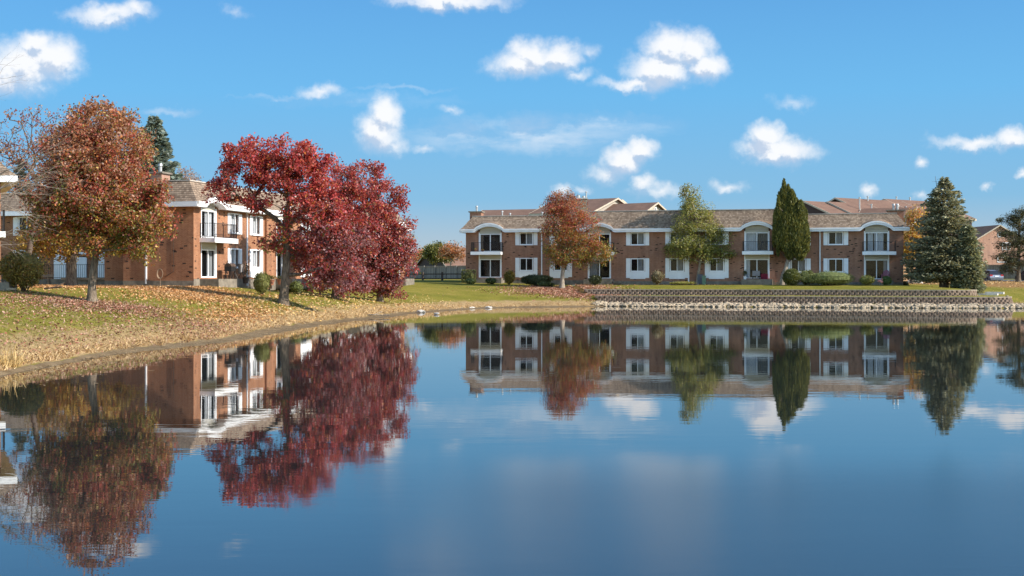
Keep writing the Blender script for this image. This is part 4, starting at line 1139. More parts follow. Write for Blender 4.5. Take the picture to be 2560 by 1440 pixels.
# strip of drive behind the right lawn
mb = MB(); pts = [(50, 158), (110, 150), (110, 176), (52, 178)]
gridx = [(x_, y_) for x_ in np.linspace(50, 112, 32) for y_ in np.linspace(158, 177, 8)]
Xg, Yg = np.meshgrid(np.linspace(50, 112, 32), np.linspace(160, 178, 9)); Zg = height(Xg, Yg) + .03
V = np.stack([Xg.ravel(), Yg.ravel(), Zg.ravel()], 1); i_ = np.arange(31)[None, :] + 32 * np.arange(8)[:, None]
tag(np_mesh('road', V, np.stack([i_, i_ + 1, i_ + 33, i_ + 32], -1).reshape(-1, 4), M['asphalt'], smooth=True), 'grey asphalt drive behind the right lawn', 'road', kind='structure')
# ------------------------------------------------------------------ trees
def ground_z(x, y): return float(height(np.array([float(x)]), np.array([float(y)]))[0])

def tubes(name, segs, mat, parent, n=6):
    """segs: list of (p, q, r0, r1) tapered pieces"""
    A = np.array([s[0] for s in segs], float); B = np.array([s[1] for s in segs], float)
    r0 = np.array([s[2] for s in segs]); r1 = np.array([s[3] for s in segs])
    d = B - A; L = np.linalg.norm(d, axis=1, keepdims=True) + 1e-9; d = d / L
    ref = np.where(np.abs(d[:, 2:3]) > .95, np.array([[1., 0, 0]]), np.array([[0, 0, 1.]]))
    a = np.cross(d, ref); a /= np.linalg.norm(a, axis=1, keepdims=True); b = np.cross(d, a)
    B2 = B + d * (r1[:, None] * .4)
    ang = np.arange(n) * 2 * np.pi / n
    ring0 = A[:, None, :] + (a[:, None, :] * np.cos(ang)[None, :, None] + b[:, None, :] * np.sin(ang)[None, :, None]) * r0[:, None, None]
    ring1 = B2[:, None, :] + (a[:, None, :] * np.cos(ang)[None, :, None] + b[:, None, :] * np.sin(ang)[None, :, None]) * r1[:, None, None]
    V = np.concatenate([ring0, ring1], 1).reshape(-1, 3)
    k = np.arange(n); kk = (k + 1) % n
    Q = np.stack([k, kk, kk + n, k + n], 1)[None] + (np.arange(len(segs)) * 2 * n)[:, None, None]
    return np_mesh(name, V, Q.reshape(-1, 4), mat, parent, smooth=True)

def smooth_path(pts, m=5):
    P = [np.array(p, float) for p in pts]; out = []
    P = [2 * P[0] - P[1]] + P + [2 * P[-1] - P[-2]]
    for i in range(1, len(P) - 2):
        for j in range(m):
            t_ = j / m; a, b, c, d = P[i - 1], P[i], P[i + 1], P[i + 2]
            out.append(.5 * ((2 * b) + (-a + c) * t_ + (2 * a - 5 * b + 4 * c - d) * t_ ** 2 + (-a + 3 * b - 3 * c + d) * t_ ** 3))
    out.append(P[-2]); return out

def limb_network(start_nodes, targets, g, r_tip=.012, expo=2.3, bend=.12):
    """join every target to the growing skeleton; radii follow the pipe rule"""
    nodes = [np.array(p, float) for p in start_nodes]; par = [i - 1 for i in range(len(nodes))]
    root = nodes[0]
    order = sorted(range(len(targets)), key=lambda i: np.linalg.norm(targets[i] - nodes[-1]) + g.uniform(0, .4))
    N0 = len(nodes)
    arr = np.array(nodes); depth = [0.25 * i for i in range(N0)]
    for ti in order:
        T = targets[ti]; A = np.array(nodes)
        dist = np.linalg.norm(A - T, axis=1)
        up = np.maximum(0, A[:, 2] - T[2] + .15) * 0.9            # branches climb outward
        cost = dist + up + np.array(depth) * .18
        j = int(np.argmin(cost)); p = nodes[j]
        L = dist[j]; k = max(1, int(L / .55)); prev = j
        side = g.normal(size=3) * bend * L; side[2] = abs(side[2]) * .6
        for q in range(1, k + 1):
            t_ = q / k; x = p + (T - p) * t_ + side * math.sin(math.pi * t_) - np.array([0, 0, .10 * L * math.sin(math.pi * t_)])
            nodes.append(x); par.append(prev); depth.append(depth[prev] + L / k); prev = len(nodes) - 1
    n = len(nodes); area = np.zeros(n); kids = np.zeros(n, int)
    for i in range(n): 
        if par[i] >= 0: kids[par[i]] += 1
    area[kids == 0] = r_tip ** expo
    for i in range(n - 1, 0, -1):
        area[par[i]] += area[i]
    return nodes, par, area ** (1 / expo), N0

def foliage(name, C, size, col_, mat, parent, g, asp=.55, up=0.0, flat=0.0, droop=0.0):
    n = len(C); U = unit(n, g)
    if up: U[:, 2] += up
    if droop: U[:, 2] -= droop
    U[:, 2] *= (1 - flat); U /= np.linalg.norm(U, axis=1, keepdims=True)
    Vv = np.cross(U, unit(n, g)); Vv /= np.linalg.norm(Vv, axis=1, keepdims=True) + 1e-9
    s = (g.uniform(.65, 1.25, n) * size)[:, None]
    P, Q = diamonds(C, U * s * .5, Vv * s * .5 * asp)
    return np_mesh(name, P, Q, mat, parent, tint=np.clip(col_, 0, 1))

def blob_points(blobs, n, g, shell=.55):
    """points in a union of ellipsoids, biased outward"""
    w = np.array([b[3] * b[4] * b[5] for b in blobs]) ** .75; k = g.choice(len(blobs), n, p=w / w.sum())
    Bb = np.array(blobs)[k]; r = g.uniform(0, 1, n) ** (1 / 3); r = np.where(g.uniform(size=n) < shell, .72 + .28 * r, r)
    return Bb[:, :3] + unit(n, g) * r[:, None] * Bb[:, 3:6]

def broadleaf(name, label, cat, base_px, D, blobs, palette, clumps, per, leaf, trunk, seed, clump_r=.36, bark='bark', group=None, shell=.5, skirt=None,
              r_tip=.013, flat=.0, ydepth=.85, z0=None, limbs_px=None, asp=.6, mat='leaf', name_crown='crown', branch_mat=None, lobe=.42):
    """blobs in picture pixels (cx, cy, rx, ry[, depth offset m]); palette(h, s, n, g) gives clump colours"""
    g = np.random.default_rng(seed); bx, by = X_at(base_px[0], D), D
    bz = ground_z(bx, by) if z0 is None else z0
    root = thing(name, label, cat, (bx, by, bz), 0, group)
    k = D / F; Bs = []
    for b in blobs:
        cx, cy, rx, ry = b[:4]; oy = b[4] if len(b) > 4 else 0.0
        Bs.append((X_at(cx, D) - bx, oy, EYE - (cy - HZ) * k - bz, rx * k, (rx * .6 + ry * .4) * k * ydepth, ry * k))
    # small lobes stand out of the main masses so the outline is uneven and gaps open between them
    lobes = []
    for (x_, y_, z_, rx_, ry_, rz_) in Bs:
        for _ in range(6):
            q = unit(1, g)[0]; f_ = g.uniform(.24, .40)
            lobes.append((x_ + q[0] * rx_ * .88, y_ + q[1] * ry_ * .88, z_ + q[2] * rz_ * .88, rx_ * f_, ry_ * f_, rz_ * f_ * 1.15))
    n1 = int(clumps * lobe); T = np.concatenate([blob_points(Bs, clumps - n1, g, shell), blob_points(lobes, n1, g, .3)]); T = T[T[:, 2] > .5]
    path = [np.array(((X_at(px, D) - bx), 0, EYE - (py - HZ) * k - bz)) + np.array([0, 0.05 * i, 0]) for i, (px, py) in enumerate(trunk[0])]
    path[0][2] = -.1; sp = smooth_path(path, 5)
    nodes, par, rad, N0 = limb_network(sp, T, g, r_tip)
    # measured trunk girth rules the trunk, the pipe rule the rest
    R0, R1 = trunk[1]
    sc_ = min(R1 / max(rad[N0 - 1], 1e-6), 3.0); q_ = np.clip(rad / rad[N0 - 1], 0, 1) ** .5; rad = rad * (q_ * sc_ + (1 - q_) * min(sc_, .9))
    segs = []
    for i in range(1, len(nodes)):
        j = par[i]; a, b = rad[j], rad[i]
        if i < N0:
            h = i / (N0 - 1); hj = (i - 1) / (N0 - 1)
            fl = lambda t_: (R0 + (R1 - R0) * t_) * (1 + .55 * math.exp(-t_ * 14))
            a, b = fl(hj), fl(h)
        else: a = min(a, b * 1.5 + .006, R1 * .8); b = min(b, R1 * .75)
        segs.append((nodes[j], nodes[i], max(a, .006), max(b, .005)))
    tk = tubes('trunk', segs[:N0 - 1], M[bark], root, 10)
    # root flare toes
    tubes('branches', segs[N0 - 1:], M[branch_mat or bark], root, 5)
    # leaves: around clump centres and along the outer twigs
    n = len(T) * per; ci = np.repeat(np.arange(len(T)), per)
    C = T[ci] + unit(n, g) * (g.uniform(size=(n, 1)) ** .42) * clump_r * 1.75 * np.array([1, 1, .8]) * np.repeat(g.uniform(.55, 1.25, len(T)), per)[:, None]
    zlo, zhi = T[:, 2].min(), T[:, 2].max(); xlo, xhi = T[:, 0].min(), T[:, 0].max()
    h = (C[:, 2] - zlo) / (zhi - zlo); s = (C[:, 0] - xlo) / (xhi - xlo)
    hc = h + np.repeat(g.normal(size=len(T)) * .09, per)
    cc = palette(hc, s, ci, len(T), g) * g.uniform(.7, 1.3, (n, 1))
    foliage(name_crown, C, leaf, cc, M[mat], root, g, asp=asp, flat=flat)
    return root

def pal_mix(stops):
    """stops: (height, [(colour, weight)...]); leaves pick a colour by weights blended along height"""
    def fn(h, s, ci, nc, g):
        hs_ = np.array([a for a, _ in stops]); K = [c for c, _ in stops[0][1]]; Wt = np.array([[w for _, w in st] for _, st in stops], float)
        w = np.stack([np.interp(h, hs_, Wt[:, i]) for i in range(len(K))], 1)
        cl = g.normal(size=(nc, len(K))) * .8; w = w * np.exp(cl[ci]); w /= w.sum(1, keepdims=True)
        cum = np.cumsum(w, 1); r = g.uniform(size=(len(h), 1)); k = (r > cum).sum(1).clip(0, len(K) - 1)
        return np.array(K)[k]
    return fn

RED = (0.40, .09, .06); DKRED = (0.28, .055, .055); BRN = (0.33, .15, .075); ORG = (0.50, .19, .06); YEL = (0.50, .34, .07); GRN = (0.16, .165, .035); DGR = (0.07, .085, .025); OLV = (.28, .265, .075); CRIM = (.40, .062, .06); PLUM = (.32, .15, .155); TAN = (.42, .27, .14)
# callery pear nearest the water
K1 = [RED, BRN, ORG, YEL, GRN, (.42, .23, .15)]  # last tint paints pinkish gloss highlights into the leaf colours
p1 = pal_mix([(0, list(zip(K1, (2, 2, 1, 2.5, 7, 1)))), (.28, list(zip(K1, (3, 3, 1.2, 1.6, 5, 1.5)))), (.5, list(zip(K1, (6, 6, 1.4, .6, 1.2, 4)))), (.8, list(zip(K1, (4, 10, 1.6, .3, .3, 4)))), (1, list(zip(K1, (2, 11, 2, .3, .2, 3))))])
broadleaf('pear_tree', 'rounded rust-red tree with green lower leaves, single trunk nearest the pond on the left lawn', 'tree', (230, 762), 55,
          [(240, 330, 78, 72), (215, 400, 110, 95), (290, 420, 95, 105), (165, 480, 92, 85), (330, 500, 92, 95), (250, 540, 165, 85), (370, 560, 62, 72), (152, 545, 52, 48), (240, 470, 120, 130), (300, 610, 80, 38)],
          p1, 560, 92, .135, ([(230, 762), (229, 720), (231, 680), (236, 640), (240, 560)], (.19, .13)), 101, clump_r=.33, shell=.45, lobe=.25)
# big maple behind it
K2 = [ORG, BRN, YEL, GRN, TAN]
p2 = pal_mix([(0, list(zip(K2, (2, .3, 16, 1, 1)))), (.35, list(zip(K2, (3, 1.2, 10, 1, 1.5)))), (.7, list(zip(K2, (3, 7, 1, 1, 3)))), (1, list(zip(K2, (2, 8, 1, .5, 4))))])
broadleaf('maple_tree', 'tall orange and yellow tree behind the rust-red pear, thick forked trunk before the white doors', 'tree', (178, 712), 77,
          [(265, 330, 85, 75), (300, 380, 65, 80), (180, 560, 110, 45), (240, 600, 95, 38), (92, 590, 48, 40), (120, 622, 60, 26), (200, 420, 90, 100)],
          p2, 340, 74, .17, ([(178, 712), (178, 680), (177, 655), (184, 630), (200, 560)], (.30, .22)), 102, clump_r=.45, shell=.5)
# thin, nearly bare tree at the upper left
K3 = [DKRED, BRN, ORG, TAN]
p3 = pal_mix([(0, list(zip(K3, (1, 3, 2, 2)))), (1, list(zip(K3, (3, 3, 1, 1))))])
broadleaf('bare_tree', 'half bare tree with a few rusty leaves against the sky, left of the rust-red pear', 'tree', (62, 690), 70,
          [(60, 340, 75, 70), (120, 330, 75, 60), (30, 400, 70, 70), (150, 400, 80, 90), (80, 450, 90, 60), (-40, 400, 60, 90)],
          p3, 520, 7, .13, ([(62, 700), (70, 640), (84, 560), (96, 480)], (.17, .12)), 103, clump_r=.22, shell=.7, r_tip=.008, bark='twig_dark', z0=1.98)
# spreading red maples
K4 = [CRIM, RED, DKRED, PLUM, ORG, GRN]
p4 = pal_mix([(0, list(zip(K4, (1, 1, 1, 1, 1, 8)))), (.25, list(zip(K4, (3, 3, 3, 1, 1.5, 4)))), (.5, list(zip(K4, (8, 5, 3, 1, 1, .3)))), (1, list(zip(K4, (9, 6, 3, 1, .8, .1))))])
p5 = pal_mix([(0, list(zip(K4, (.4, 1.2, 5, 12, .4, .3)))), (.35, list(zip(K4, (2, 2, 4, 9, .5, .3)))), (.6, list(zip(K4, (8, 5, 3, 2, 1.2, .2)))), (1, list(zip(K4, (9, 6, 3, 1, 1, .1))))])
def p4b(h, s, ci, nc, g):
    a = p4(h, s, ci, nc, g) * 1.18; k = (s > .55) & (h < .5); a[k] = p5(h[k], s[k], ci[k], nc, g); return a
broadleaf('red_maple_tree', 'broad crimson tree with dark forked trunk, leftmost of the three red trees', 'tree', (708, 748), 74,
          [(582, 455, 56, 52), (555, 480, 32, 36), (620, 400, 58, 48), (655, 370, 46, 36), (730, 385, 60, 42), (760, 440, 70, 55), (800, 440, 52, 50), (655, 490, 60, 30), (770, 520, 70, 60), (700, 440, 70, 40), (690, 590, 46, 34), (735, 610, 42, 40), (800, 560, 66, 64), (825, 620, 62, 56), (812, 680, 50, 36), (858, 688, 42, 34), (870, 600, 46, 56)],
          p4b, 400, 84, .18, ([(708, 748), (712, 700), (716, 640), (714, 570), (716, 520)], (.25, .17)), 104, clump_r=.34, shell=.65, lobe=.55)
broadleaf('red_maple_tree', 'middle red tree with drooping plum coloured lower branches near the shore', 'tree', (838, 740), 86,
          [(850, 470, 60, 70), (820, 540, 72, 75), (870, 560, 70, 90), (800, 620, 72, 60), (850, 650, 78, 58), (780, 675, 40, 36), (850, 692, 62, 46), (800, 700, 34, 30), (900, 520, 55, 80), (775, 650, 36, 45), (890, 690, 40, 34), (838, 722, 42, 22), (905, 712, 30, 22)],
          p5, 360, 84, .19, ([(838, 740), (838, 690), (842, 640), (848, 560), (852, 510)], (.20, .14)), 105, clump_r=.38, shell=.65, lobe=.55)
broadleaf('red_maple_tree', 'rightmost red tree of the three, darkest plum foliage hanging low by the grey fence', 'tree', (950, 738), 94,
          [(920, 450, 46, 42), (955, 490, 55, 55), (985, 550, 46, 62), (930, 560, 60, 70), (975, 630, 58, 52), (930, 660, 66, 56), (985, 670, 42, 42), (970, 716, 30, 28), (905, 620, 50, 60), (940, 695, 60, 32), (1000, 660, 34, 50), (1005, 600, 26, 50), (948, 724, 38, 20), (985, 722, 28, 22)],
          p5, 320, 84, .195, ([(950, 738), (950, 690), (948, 640), (946, 560), (944, 510)], (.20, .14)), 106, clump_r=.38, shell=.65, lobe=.55)
# red and green pear before the far building
K6 = [RED, ORG, BRN, YEL, GRN, OLV]
def p6(h, s, ci, nc, g):
    a = pal_mix([(0, list(zip(K6, (1, 1, 1, 2, 5, 5)))), (.35, list(zip(K6, (3, 2, 2, 2, 2, 2)))), (.6, list(zip(K6, (10, 3, 2, 1, .5, .5)))), (.8, list(zip(K6, (8, 1, 6, .5, .2, .2)))), (1, list(zip(K6, (2, 1, 9, .2, .1, .1))))])
    return a(h - .35 * np.clip(s - .72, 0, 1) * 3, s, ci, nc, g)
broadleaf('pear_tree', 'upright red and green tree in front of the second arched bay of the long building', 'tree', (1405, 718), 122,
          [(1405, 515, 36, 34), (1435, 530, 38, 42), (1400, 570, 40, 48), (1450, 575, 50, 45), (1475, 610, 42, 32), (1420, 620, 58, 36), (1390, 640, 26, 24), (1500, 632, 28, 26), (1440, 645, 46, 20), (1430, 500, 20, 18)],
          p6, 420, 80, .145, ([(1405, 718), (1406, 695), (1408, 675), (1414, 640), (1420, 590)], (.22, .15)), 107, clump_r=.42, bark='bark_pale', shell=.45)
# olive green tree
K7 = [(.32, .32, .09), (.20, .22, .05), (.46, .42, .12), (.11, .13, .035), (.36, .30, .15)]
p7 = pal_mix([(0, list(zip(K7, (4, 6, 1.2, 2, .2)))), (.6, list(zip(K7, (6, 3, 1.5, 1, 1)))), (1, list(zip(K7, (4, 3, .6, 2, 3))))])
broadleaf('maple_tree', 'yellow-green tree with slender leaning trunk in the middle of the long building', 'tree', (1744, 707), 124,
          [(1722, 490, 22, 26), (1740, 520, 36, 26), (1735, 550, 52, 24), (1750, 580, 62, 24), (1735, 610, 66, 26), (1790, 605, 44, 22), (1760, 635, 66, 20), (1700, 625, 34, 22), (1715, 470, 8, 12), (1800, 590, 34, 18)],
          p7, 330, 84, .15, ([(1744, 707), (1745, 690), (1750, 662), (1752, 630), (1745, 570), (1730, 500)], (.15, .09)), 108, clump_r=.42, flat=.35, shell=.6, bark='bark_pale')
# small leafy trees beyond the fences
broadleaf('maple_tree', 'pale thin-leaved tree just right of the red trees above the fence', 'tree', (1003, 700), 150, [(1008, 605, 30, 32), (1015, 640, 26, 20), (990, 640, 30, 30)],
          pal_mix([(0, [(TAN, 3), (OLV, 3), (YEL, 1)]), (1, [(TAN, 4), (OLV, 1), (YEL, 1)])]), 90, 14, .2, ([(1003, 700), (1004, 650), (1006, 620)], (.15, .09)), 109, clump_r=.4, bark='twig', z0=2.1)
broadleaf('pine_tree', 'dark green bushy pine over the grey fence at centre left', 'tree', (1090, 700), 200, [(1095, 630, 26, 20), (1080, 640, 28, 18), (1105, 645, 26, 16), (1090, 618, 14, 10)],
          pal_mix([(0, [(DGR, 3), (GRN, 4), (OLV, 2)]), (1, [(DGR, 1), (GRN, 4), (OLV, 3)])]), 140, 40, .28, ([(1090, 700), (1090, 670), (1090, 640)], (.25, .15)), 110, clump_r=.5, z0=2.0)
broadleaf('maple_tree', 'small russet tree with pale trunk between the dark pine and the long building', 'tree', (1127, 700), 190, [(1130, 622, 28, 14), (1140, 640, 20, 14), (1118, 632, 20, 14)],
          pal_mix([(0, [(ORG, 3), (BRN, 4), (TAN, 4)]), (1, [(BRN, 6), (DKRED, 2), (TAN, 2)])]), 80, 22, .28, ([(1127, 700), (1127, 660), (1128, 640)], (.13, .10)), 111, clump_r=.5, bark='bark_pale', z0=2.0)
for i, (px, D, lab) in enumerate(((1045, 260, 'distant orange-brown tree above the grey fence, next to the white house'), (1066, 285, 'distant rusty tree fading beyond the grey fence, left of the dark pine'), (1020, 320, 'farthest brown bare tree beyond the grey fence'))):
    broadleaf('oak_tree', lab, 'tree', (px, 700), D, [(px, 648, 18, 22), (px + 8, 655, 14, 16), (px - 8, 652, 14, 16)],
              pal_mix([(0, [(ORG, 4), (TAN, 4), (YEL, 1)]), (1, [(BRN, 3), (TAN, 6), (ORG, 1)])]), 90, 30, .42, ([(px, 700), (px, 670), (px, 655)], (.25, .15)), 112 + i, clump_r=.7, z0=2.0, bark='twig')
broadleaf('oak_tree', 'bare greyish tree top beyond the roof of the left brick building', 'tree', (466, 640), 128, [(466, 444, 26, 22), (480, 455, 22, 18), (450, 460, 20, 18)],
          pal_mix([(0, [(TAN, 3), (BRN, 2)]), (1, [(TAN, 3), (BRN, 3)])]), 240, 5, .16, ([(466, 640), (466, 560), (466, 480)], (.2, .14)), 116, clump_r=.35, bark='twig', z0=2.0, r_tip=.014)
broadleaf('maple_tree', 'golden yellow tree between the long building and the blue spruce', 'tree', (2280, 700), 138, [(2280, 570, 26, 36), (2288, 620, 32, 40), (2272, 640, 16, 22), (2300, 550, 26, 26)],
          pal_mix([(0, [((.62, .45, .09), 14), (ORG, 1), (TAN, 1)]), (.5, [((.62, .45, .09), 9), (ORG, 1.5), (TAN, 2)]), (1, [(YEL, 2), (ORG, 3), (TAN, 5)])]), 230, 42, .22, ([(2280, 703), (2280, 670), (2282, 620)], (.16, .11)), 117, clump_r=.5, z0=2.0)

# woods closing the horizon
gw = np.random.default_rng(77); n_ = 26000; ang = gw.uniform(-.62, .62, n_); rad_ = gw.uniform(330, 420, n_)
hh_ = 3.2 + 2.2 * np.sin(ang * 37) + 1.6 * np.sin(ang * 91 + 1) + 1.2 * np.sin(ang * 190)
C_ = np.stack([np.sin(ang) * rad_, np.cos(ang) * rad_, 2.0 + np.abs(hh_ + 4) * gw.uniform(0, 1, n_) ** .8], 1)
pw = np.array([(.20, .14, .08), (.30, .20, .10), (.16, .15, .07), (.34, .19, .08), (.24, .18, .13)])
kw = ((np.sin(ang * 53) + np.sin(ang * 131 + 2) + 2 + gw.uniform(-1, 1, n_)) * 1.2).astype(int) % 5
tag(foliage('woodland', C_, 1.5, pw[kw] * gw.uniform(.7, 1.3, (n_, 1)), M['leaf'], None, gw, asp=.7), 'low far-off belt of brown and olive autumn woods on the horizon', 'woods', kind='stuff')

# pale bare branches reaching in from the left edge
def twig_tree(name, label, base, starts, seed, mat, size=1.0):
    g = random.Random(seed); root = thing(name, label, 'tree', base); segs = []
    def grow(p, d, L, r, lev):
        k = 4 if lev < 3 else 3
        for i in range(k):
            d2 = (d + Vector((g.uniform(-.22, .22), g.uniform(-.2, .2), g.uniform(-.20, .26)))).normalized()
            q = p + d2 * (L / k); r2 = r * .86
            segs.append((tuple(p), tuple(q), r, r2)); p, d, r = q, d2, r2
            if lev < 3 and i >= 1:
                for _ in range(1 if g.random() < .8 else 2):
                    side = Vector((g.uniform(-.1, 1), g.uniform(-.5, .5), g.uniform(-.9, .8))).normalized()
                    grow(p, (d * .75 + side * .75).normalized(), L * g.uniform(.45, .7), r * .62, lev + 1)
    tr = [Vector((0, 0, -.2)), Vector((.1, 0, 1.6)), Vector((.3, .1, 3.2)), Vector((.5, 0, 5.2))]
    tsegs = [(tuple(a), tuple(b), .24 - .05 * i, .19 - .05 * i) for i, (a, b) in enumerate(zip(tr[:-1], tr[1:]))]
    tubes('trunk', tsegs, M[mat], root, 8)
    for (z, d, L) in starts:
        grow(Vector((.1 + .08 * z, 0, z)), Vector(d).normalized(), L, .034, 0)
    tubes('branches', segs, M[mat], root, 4); return root
gx, gy = X_at(-190, 44), 44
twig_tree('bare_tree', 'leafless pale tree whose thin branches droop in from the left edge', (gx, gy, ground_z(gx, gy)),
          [(2.6, (1, .1, .22), 2.7), (2.9, (1, -.1, .4), 2.9), (3.4, (1, .2, .35), 2.9), (4.2, (1, 0, .25), 2.6), (5.2, (.75, 0, .75), 2.6), (2.2, (1, 0, .05), 2.4), (3.8, (1, .1, .2), 2.7)], 5, 'twig')

# ------------------------------------------------------------------ conifers
def conifer(name, label, base_px, D, top_py, half_w, seed, cols, low=.06, droop=.18, n_whorl=26, per=34, needle=.34, spray=.22, prof=None, lean=0.0, trunk_r=.3, z0=None, group=None, cat='tree', gap=.12, asp=.16, squash=1.0, ragged=.72):
    g = np.random.default_rng(seed); bx, by = X_at(base_px[0], D), D; bz = ground_z(bx, by) if z0 is None else z0
    k = D / F; H = EYE - (top_py - HZ) * k - bz; Wd = half_w * k
    root = thing(name, label, cat, (bx, by, bz), 0, group)
    segs = []; C, Cc, U = [], [], []
    tubes('trunk', [((lean * H * a, 0, H * a - .1 * (a == 0)), (lean * H * b, 0, H * b), trunk_r * (1 - a) + .02, trunk_r * (1 - b) + .02) for a, b in zip(np.linspace(0, .97, 12)[:-1], np.linspace(0, .97, 12)[1:])], M['bark'], root, 8)
    prof = prof or (lambda t_: (1 - t_) ** .85)
    cols = np.array(cols)
    for w in range(n_whorl):
        t_ = low + (1 - low) * (w / n_whorl) ** .95
        Rr = Wd * prof(t_); nb = max(5, int(9 * (1 - t_) + 6)); ph = g.uniform(0, 6.28)
        for b in range(nb):
            if g.uniform() < gap: continue
            an = ph + 2 * np.pi * b / nb + g.uniform(-.25, .25); L = Rr * g.uniform(ragged, 1.14) + .15
            d = np.array([math.cos(an), math.sin(an) * squash, 0]); m = 6
            P = [np.array([lean * H * t_, 0, H * t_]) + d * L * q / m + np.array([0, 0, -droop * L * (q / m) ** 1.0 + .22 * L * max(0, q / m - .55) ** 2 * 2]) for q in range(m + 1)]
            for q in range(m): segs.append((P[q], P[q + 1], .05 * (1 - q / m) * (1 - t_ * .6) + .012, .05 * (1 - (q + 1) / m) * (1 - t_ * .6) + .008))
            npts = int(per * (L / Wd + .25)); tt = g.uniform(.18, 1.03, npts) ** .75; side = np.array([-d[1], d[0], 0])
            base = P[0] + (P[-1] - P[0]) * tt[:, None]; base[:, 2] += np.interp(tt, np.linspace(0, 1, m + 1), [p[2] for p in P]) - (P[0][2] + (P[-1][2] - P[0][2]) * tt)
            fan = (1.05 - .55 * tt) * spray * (L + .5)
            s_ = g.normal(size=npts) * fan * .8
            pts = base + side * s_[:, None] + np.array([0, 0, 1.]) * (g.normal(size=npts) * .09 - np.abs(s_) * .16)[:, None]
            uu = d[None] * 1.0 + side[None] * np.sign(s_)[:, None] * .8 + g.normal(size=(npts, 3)) * .28; uu[:, 2] -= .05
            C.append(pts); U.append(uu); Cc.append(cols[g.integers(0, len(cols), npts)] * g.uniform(.75, 1.25, (npts, 1)) * g.uniform(.8, 1.2))
    # leader tuft
    C = np.concatenate(C); U = np.concatenate(U); Cc = np.concatenate(Cc); U /= np.linalg.norm(U, axis=1, keepdims=True)
    V2 = np.cross(U, unit(len(C), g) + np.array([0, .35, .25])); V2 /= np.linalg.norm(V2, axis=1, keepdims=True) + 1e-9
    s = (g.uniform(.7, 1.3, len(C)) * needle)[:, None]
    P, Q = diamonds(C, U * s * .5, V2 * s * asp)
    tubes('branches', segs, M['bark'], root, 4)
    np_mesh('crown', P, Q, M['needle'], root, tint=np.clip(Cc, 0, 1))
    return root
BLUE = [(.22, .215, .125), (.30, .28, .16), (.36, .335, .19), (.14, .145, .09), (.19, .205, .14)]
conifer('spruce_tree', 'large blue-green spruce right of the long building, broad to the ground', (2360, 716), 117, 443, 98, 201, BLUE, low=.15, n_whorl=44, per=110, needle=.27, spray=.30, prof=lambda t_: min(1, .45 + 2.6 * t_) * min(1, 1.13 * (1 - t_) ** .52, (1 - t_) * 3.4), trunk_r=.46, gap=.2, asp=.24, squash=.9, droop=.22, ragged=.5)
conifer('spruce_tree', 'smaller spruce with foliage down to the grass, just right of the large one', (2418, 717), 115, 560, 42, 202, [(.22, .23, .14), (.30, .30, .17), (.16, .18, .10)], low=.03, n_whorl=34, per=46, needle=.32, spray=.34, asp=.26, prof=lambda t_: min(1, .35 + 3.2 * t_) * (1 - t_) ** .55, trunk_r=.2)
conifer('spruce_tree', 'tall blue-grey spruce standing behind the roof of the left brick building', (386, 700), 108, 288, 128, 203, [(.18, .22, .18), (.25, .29, .235), (.13, .16, .13)], low=.2, n_whorl=46, per=56, needle=.42, spray=.30, prof=lambda t_: (1 - t_) ** .72, trunk_r=.35, gap=.16, asp=.28, z0=2.0)
conifer('spruce_tree', 'dark spruce tip between the bare twigs at the far left', (50, 700), 110, 395, 80, 204, [(.06, .075, .05), (.09, .10, .07)], low=.2, n_whorl=24, per=34, needle=.42, z0=2.0, gap=.2)
# dead leader beside the spruce top
mbd = MB(); H = 9.3; k = 117 / F
x0 = X_at(2346, 117); ob = thing('dead_branch', 'bare dead leader sticking up beside the spruce top', 'branch', (x0, 117.2, ground_z(x0, 117)))
zt = EYE - (440 - HZ) * k - ob.location.z; segs = [((0, 0, zt - 2.6), (-.05, 0, zt - 1.2), .05, .035), ((-.05, 0, zt - 1.2), (-.22, 0, zt), .035, .012)]
gg = random.Random(9)
for i in range(11):
    z_ = zt - 2.3 + i * .2; s_ = gg.choice((-1, 1)); segs.append(((-.05, 0, z_), (-.05 + s_ * gg.uniform(.25, .6), gg.uniform(-.3, .3), z_ + gg.uniform(-.15, .2)), .014, .006))
tubes('stem', segs, M['twig_dark'], ob, 5)

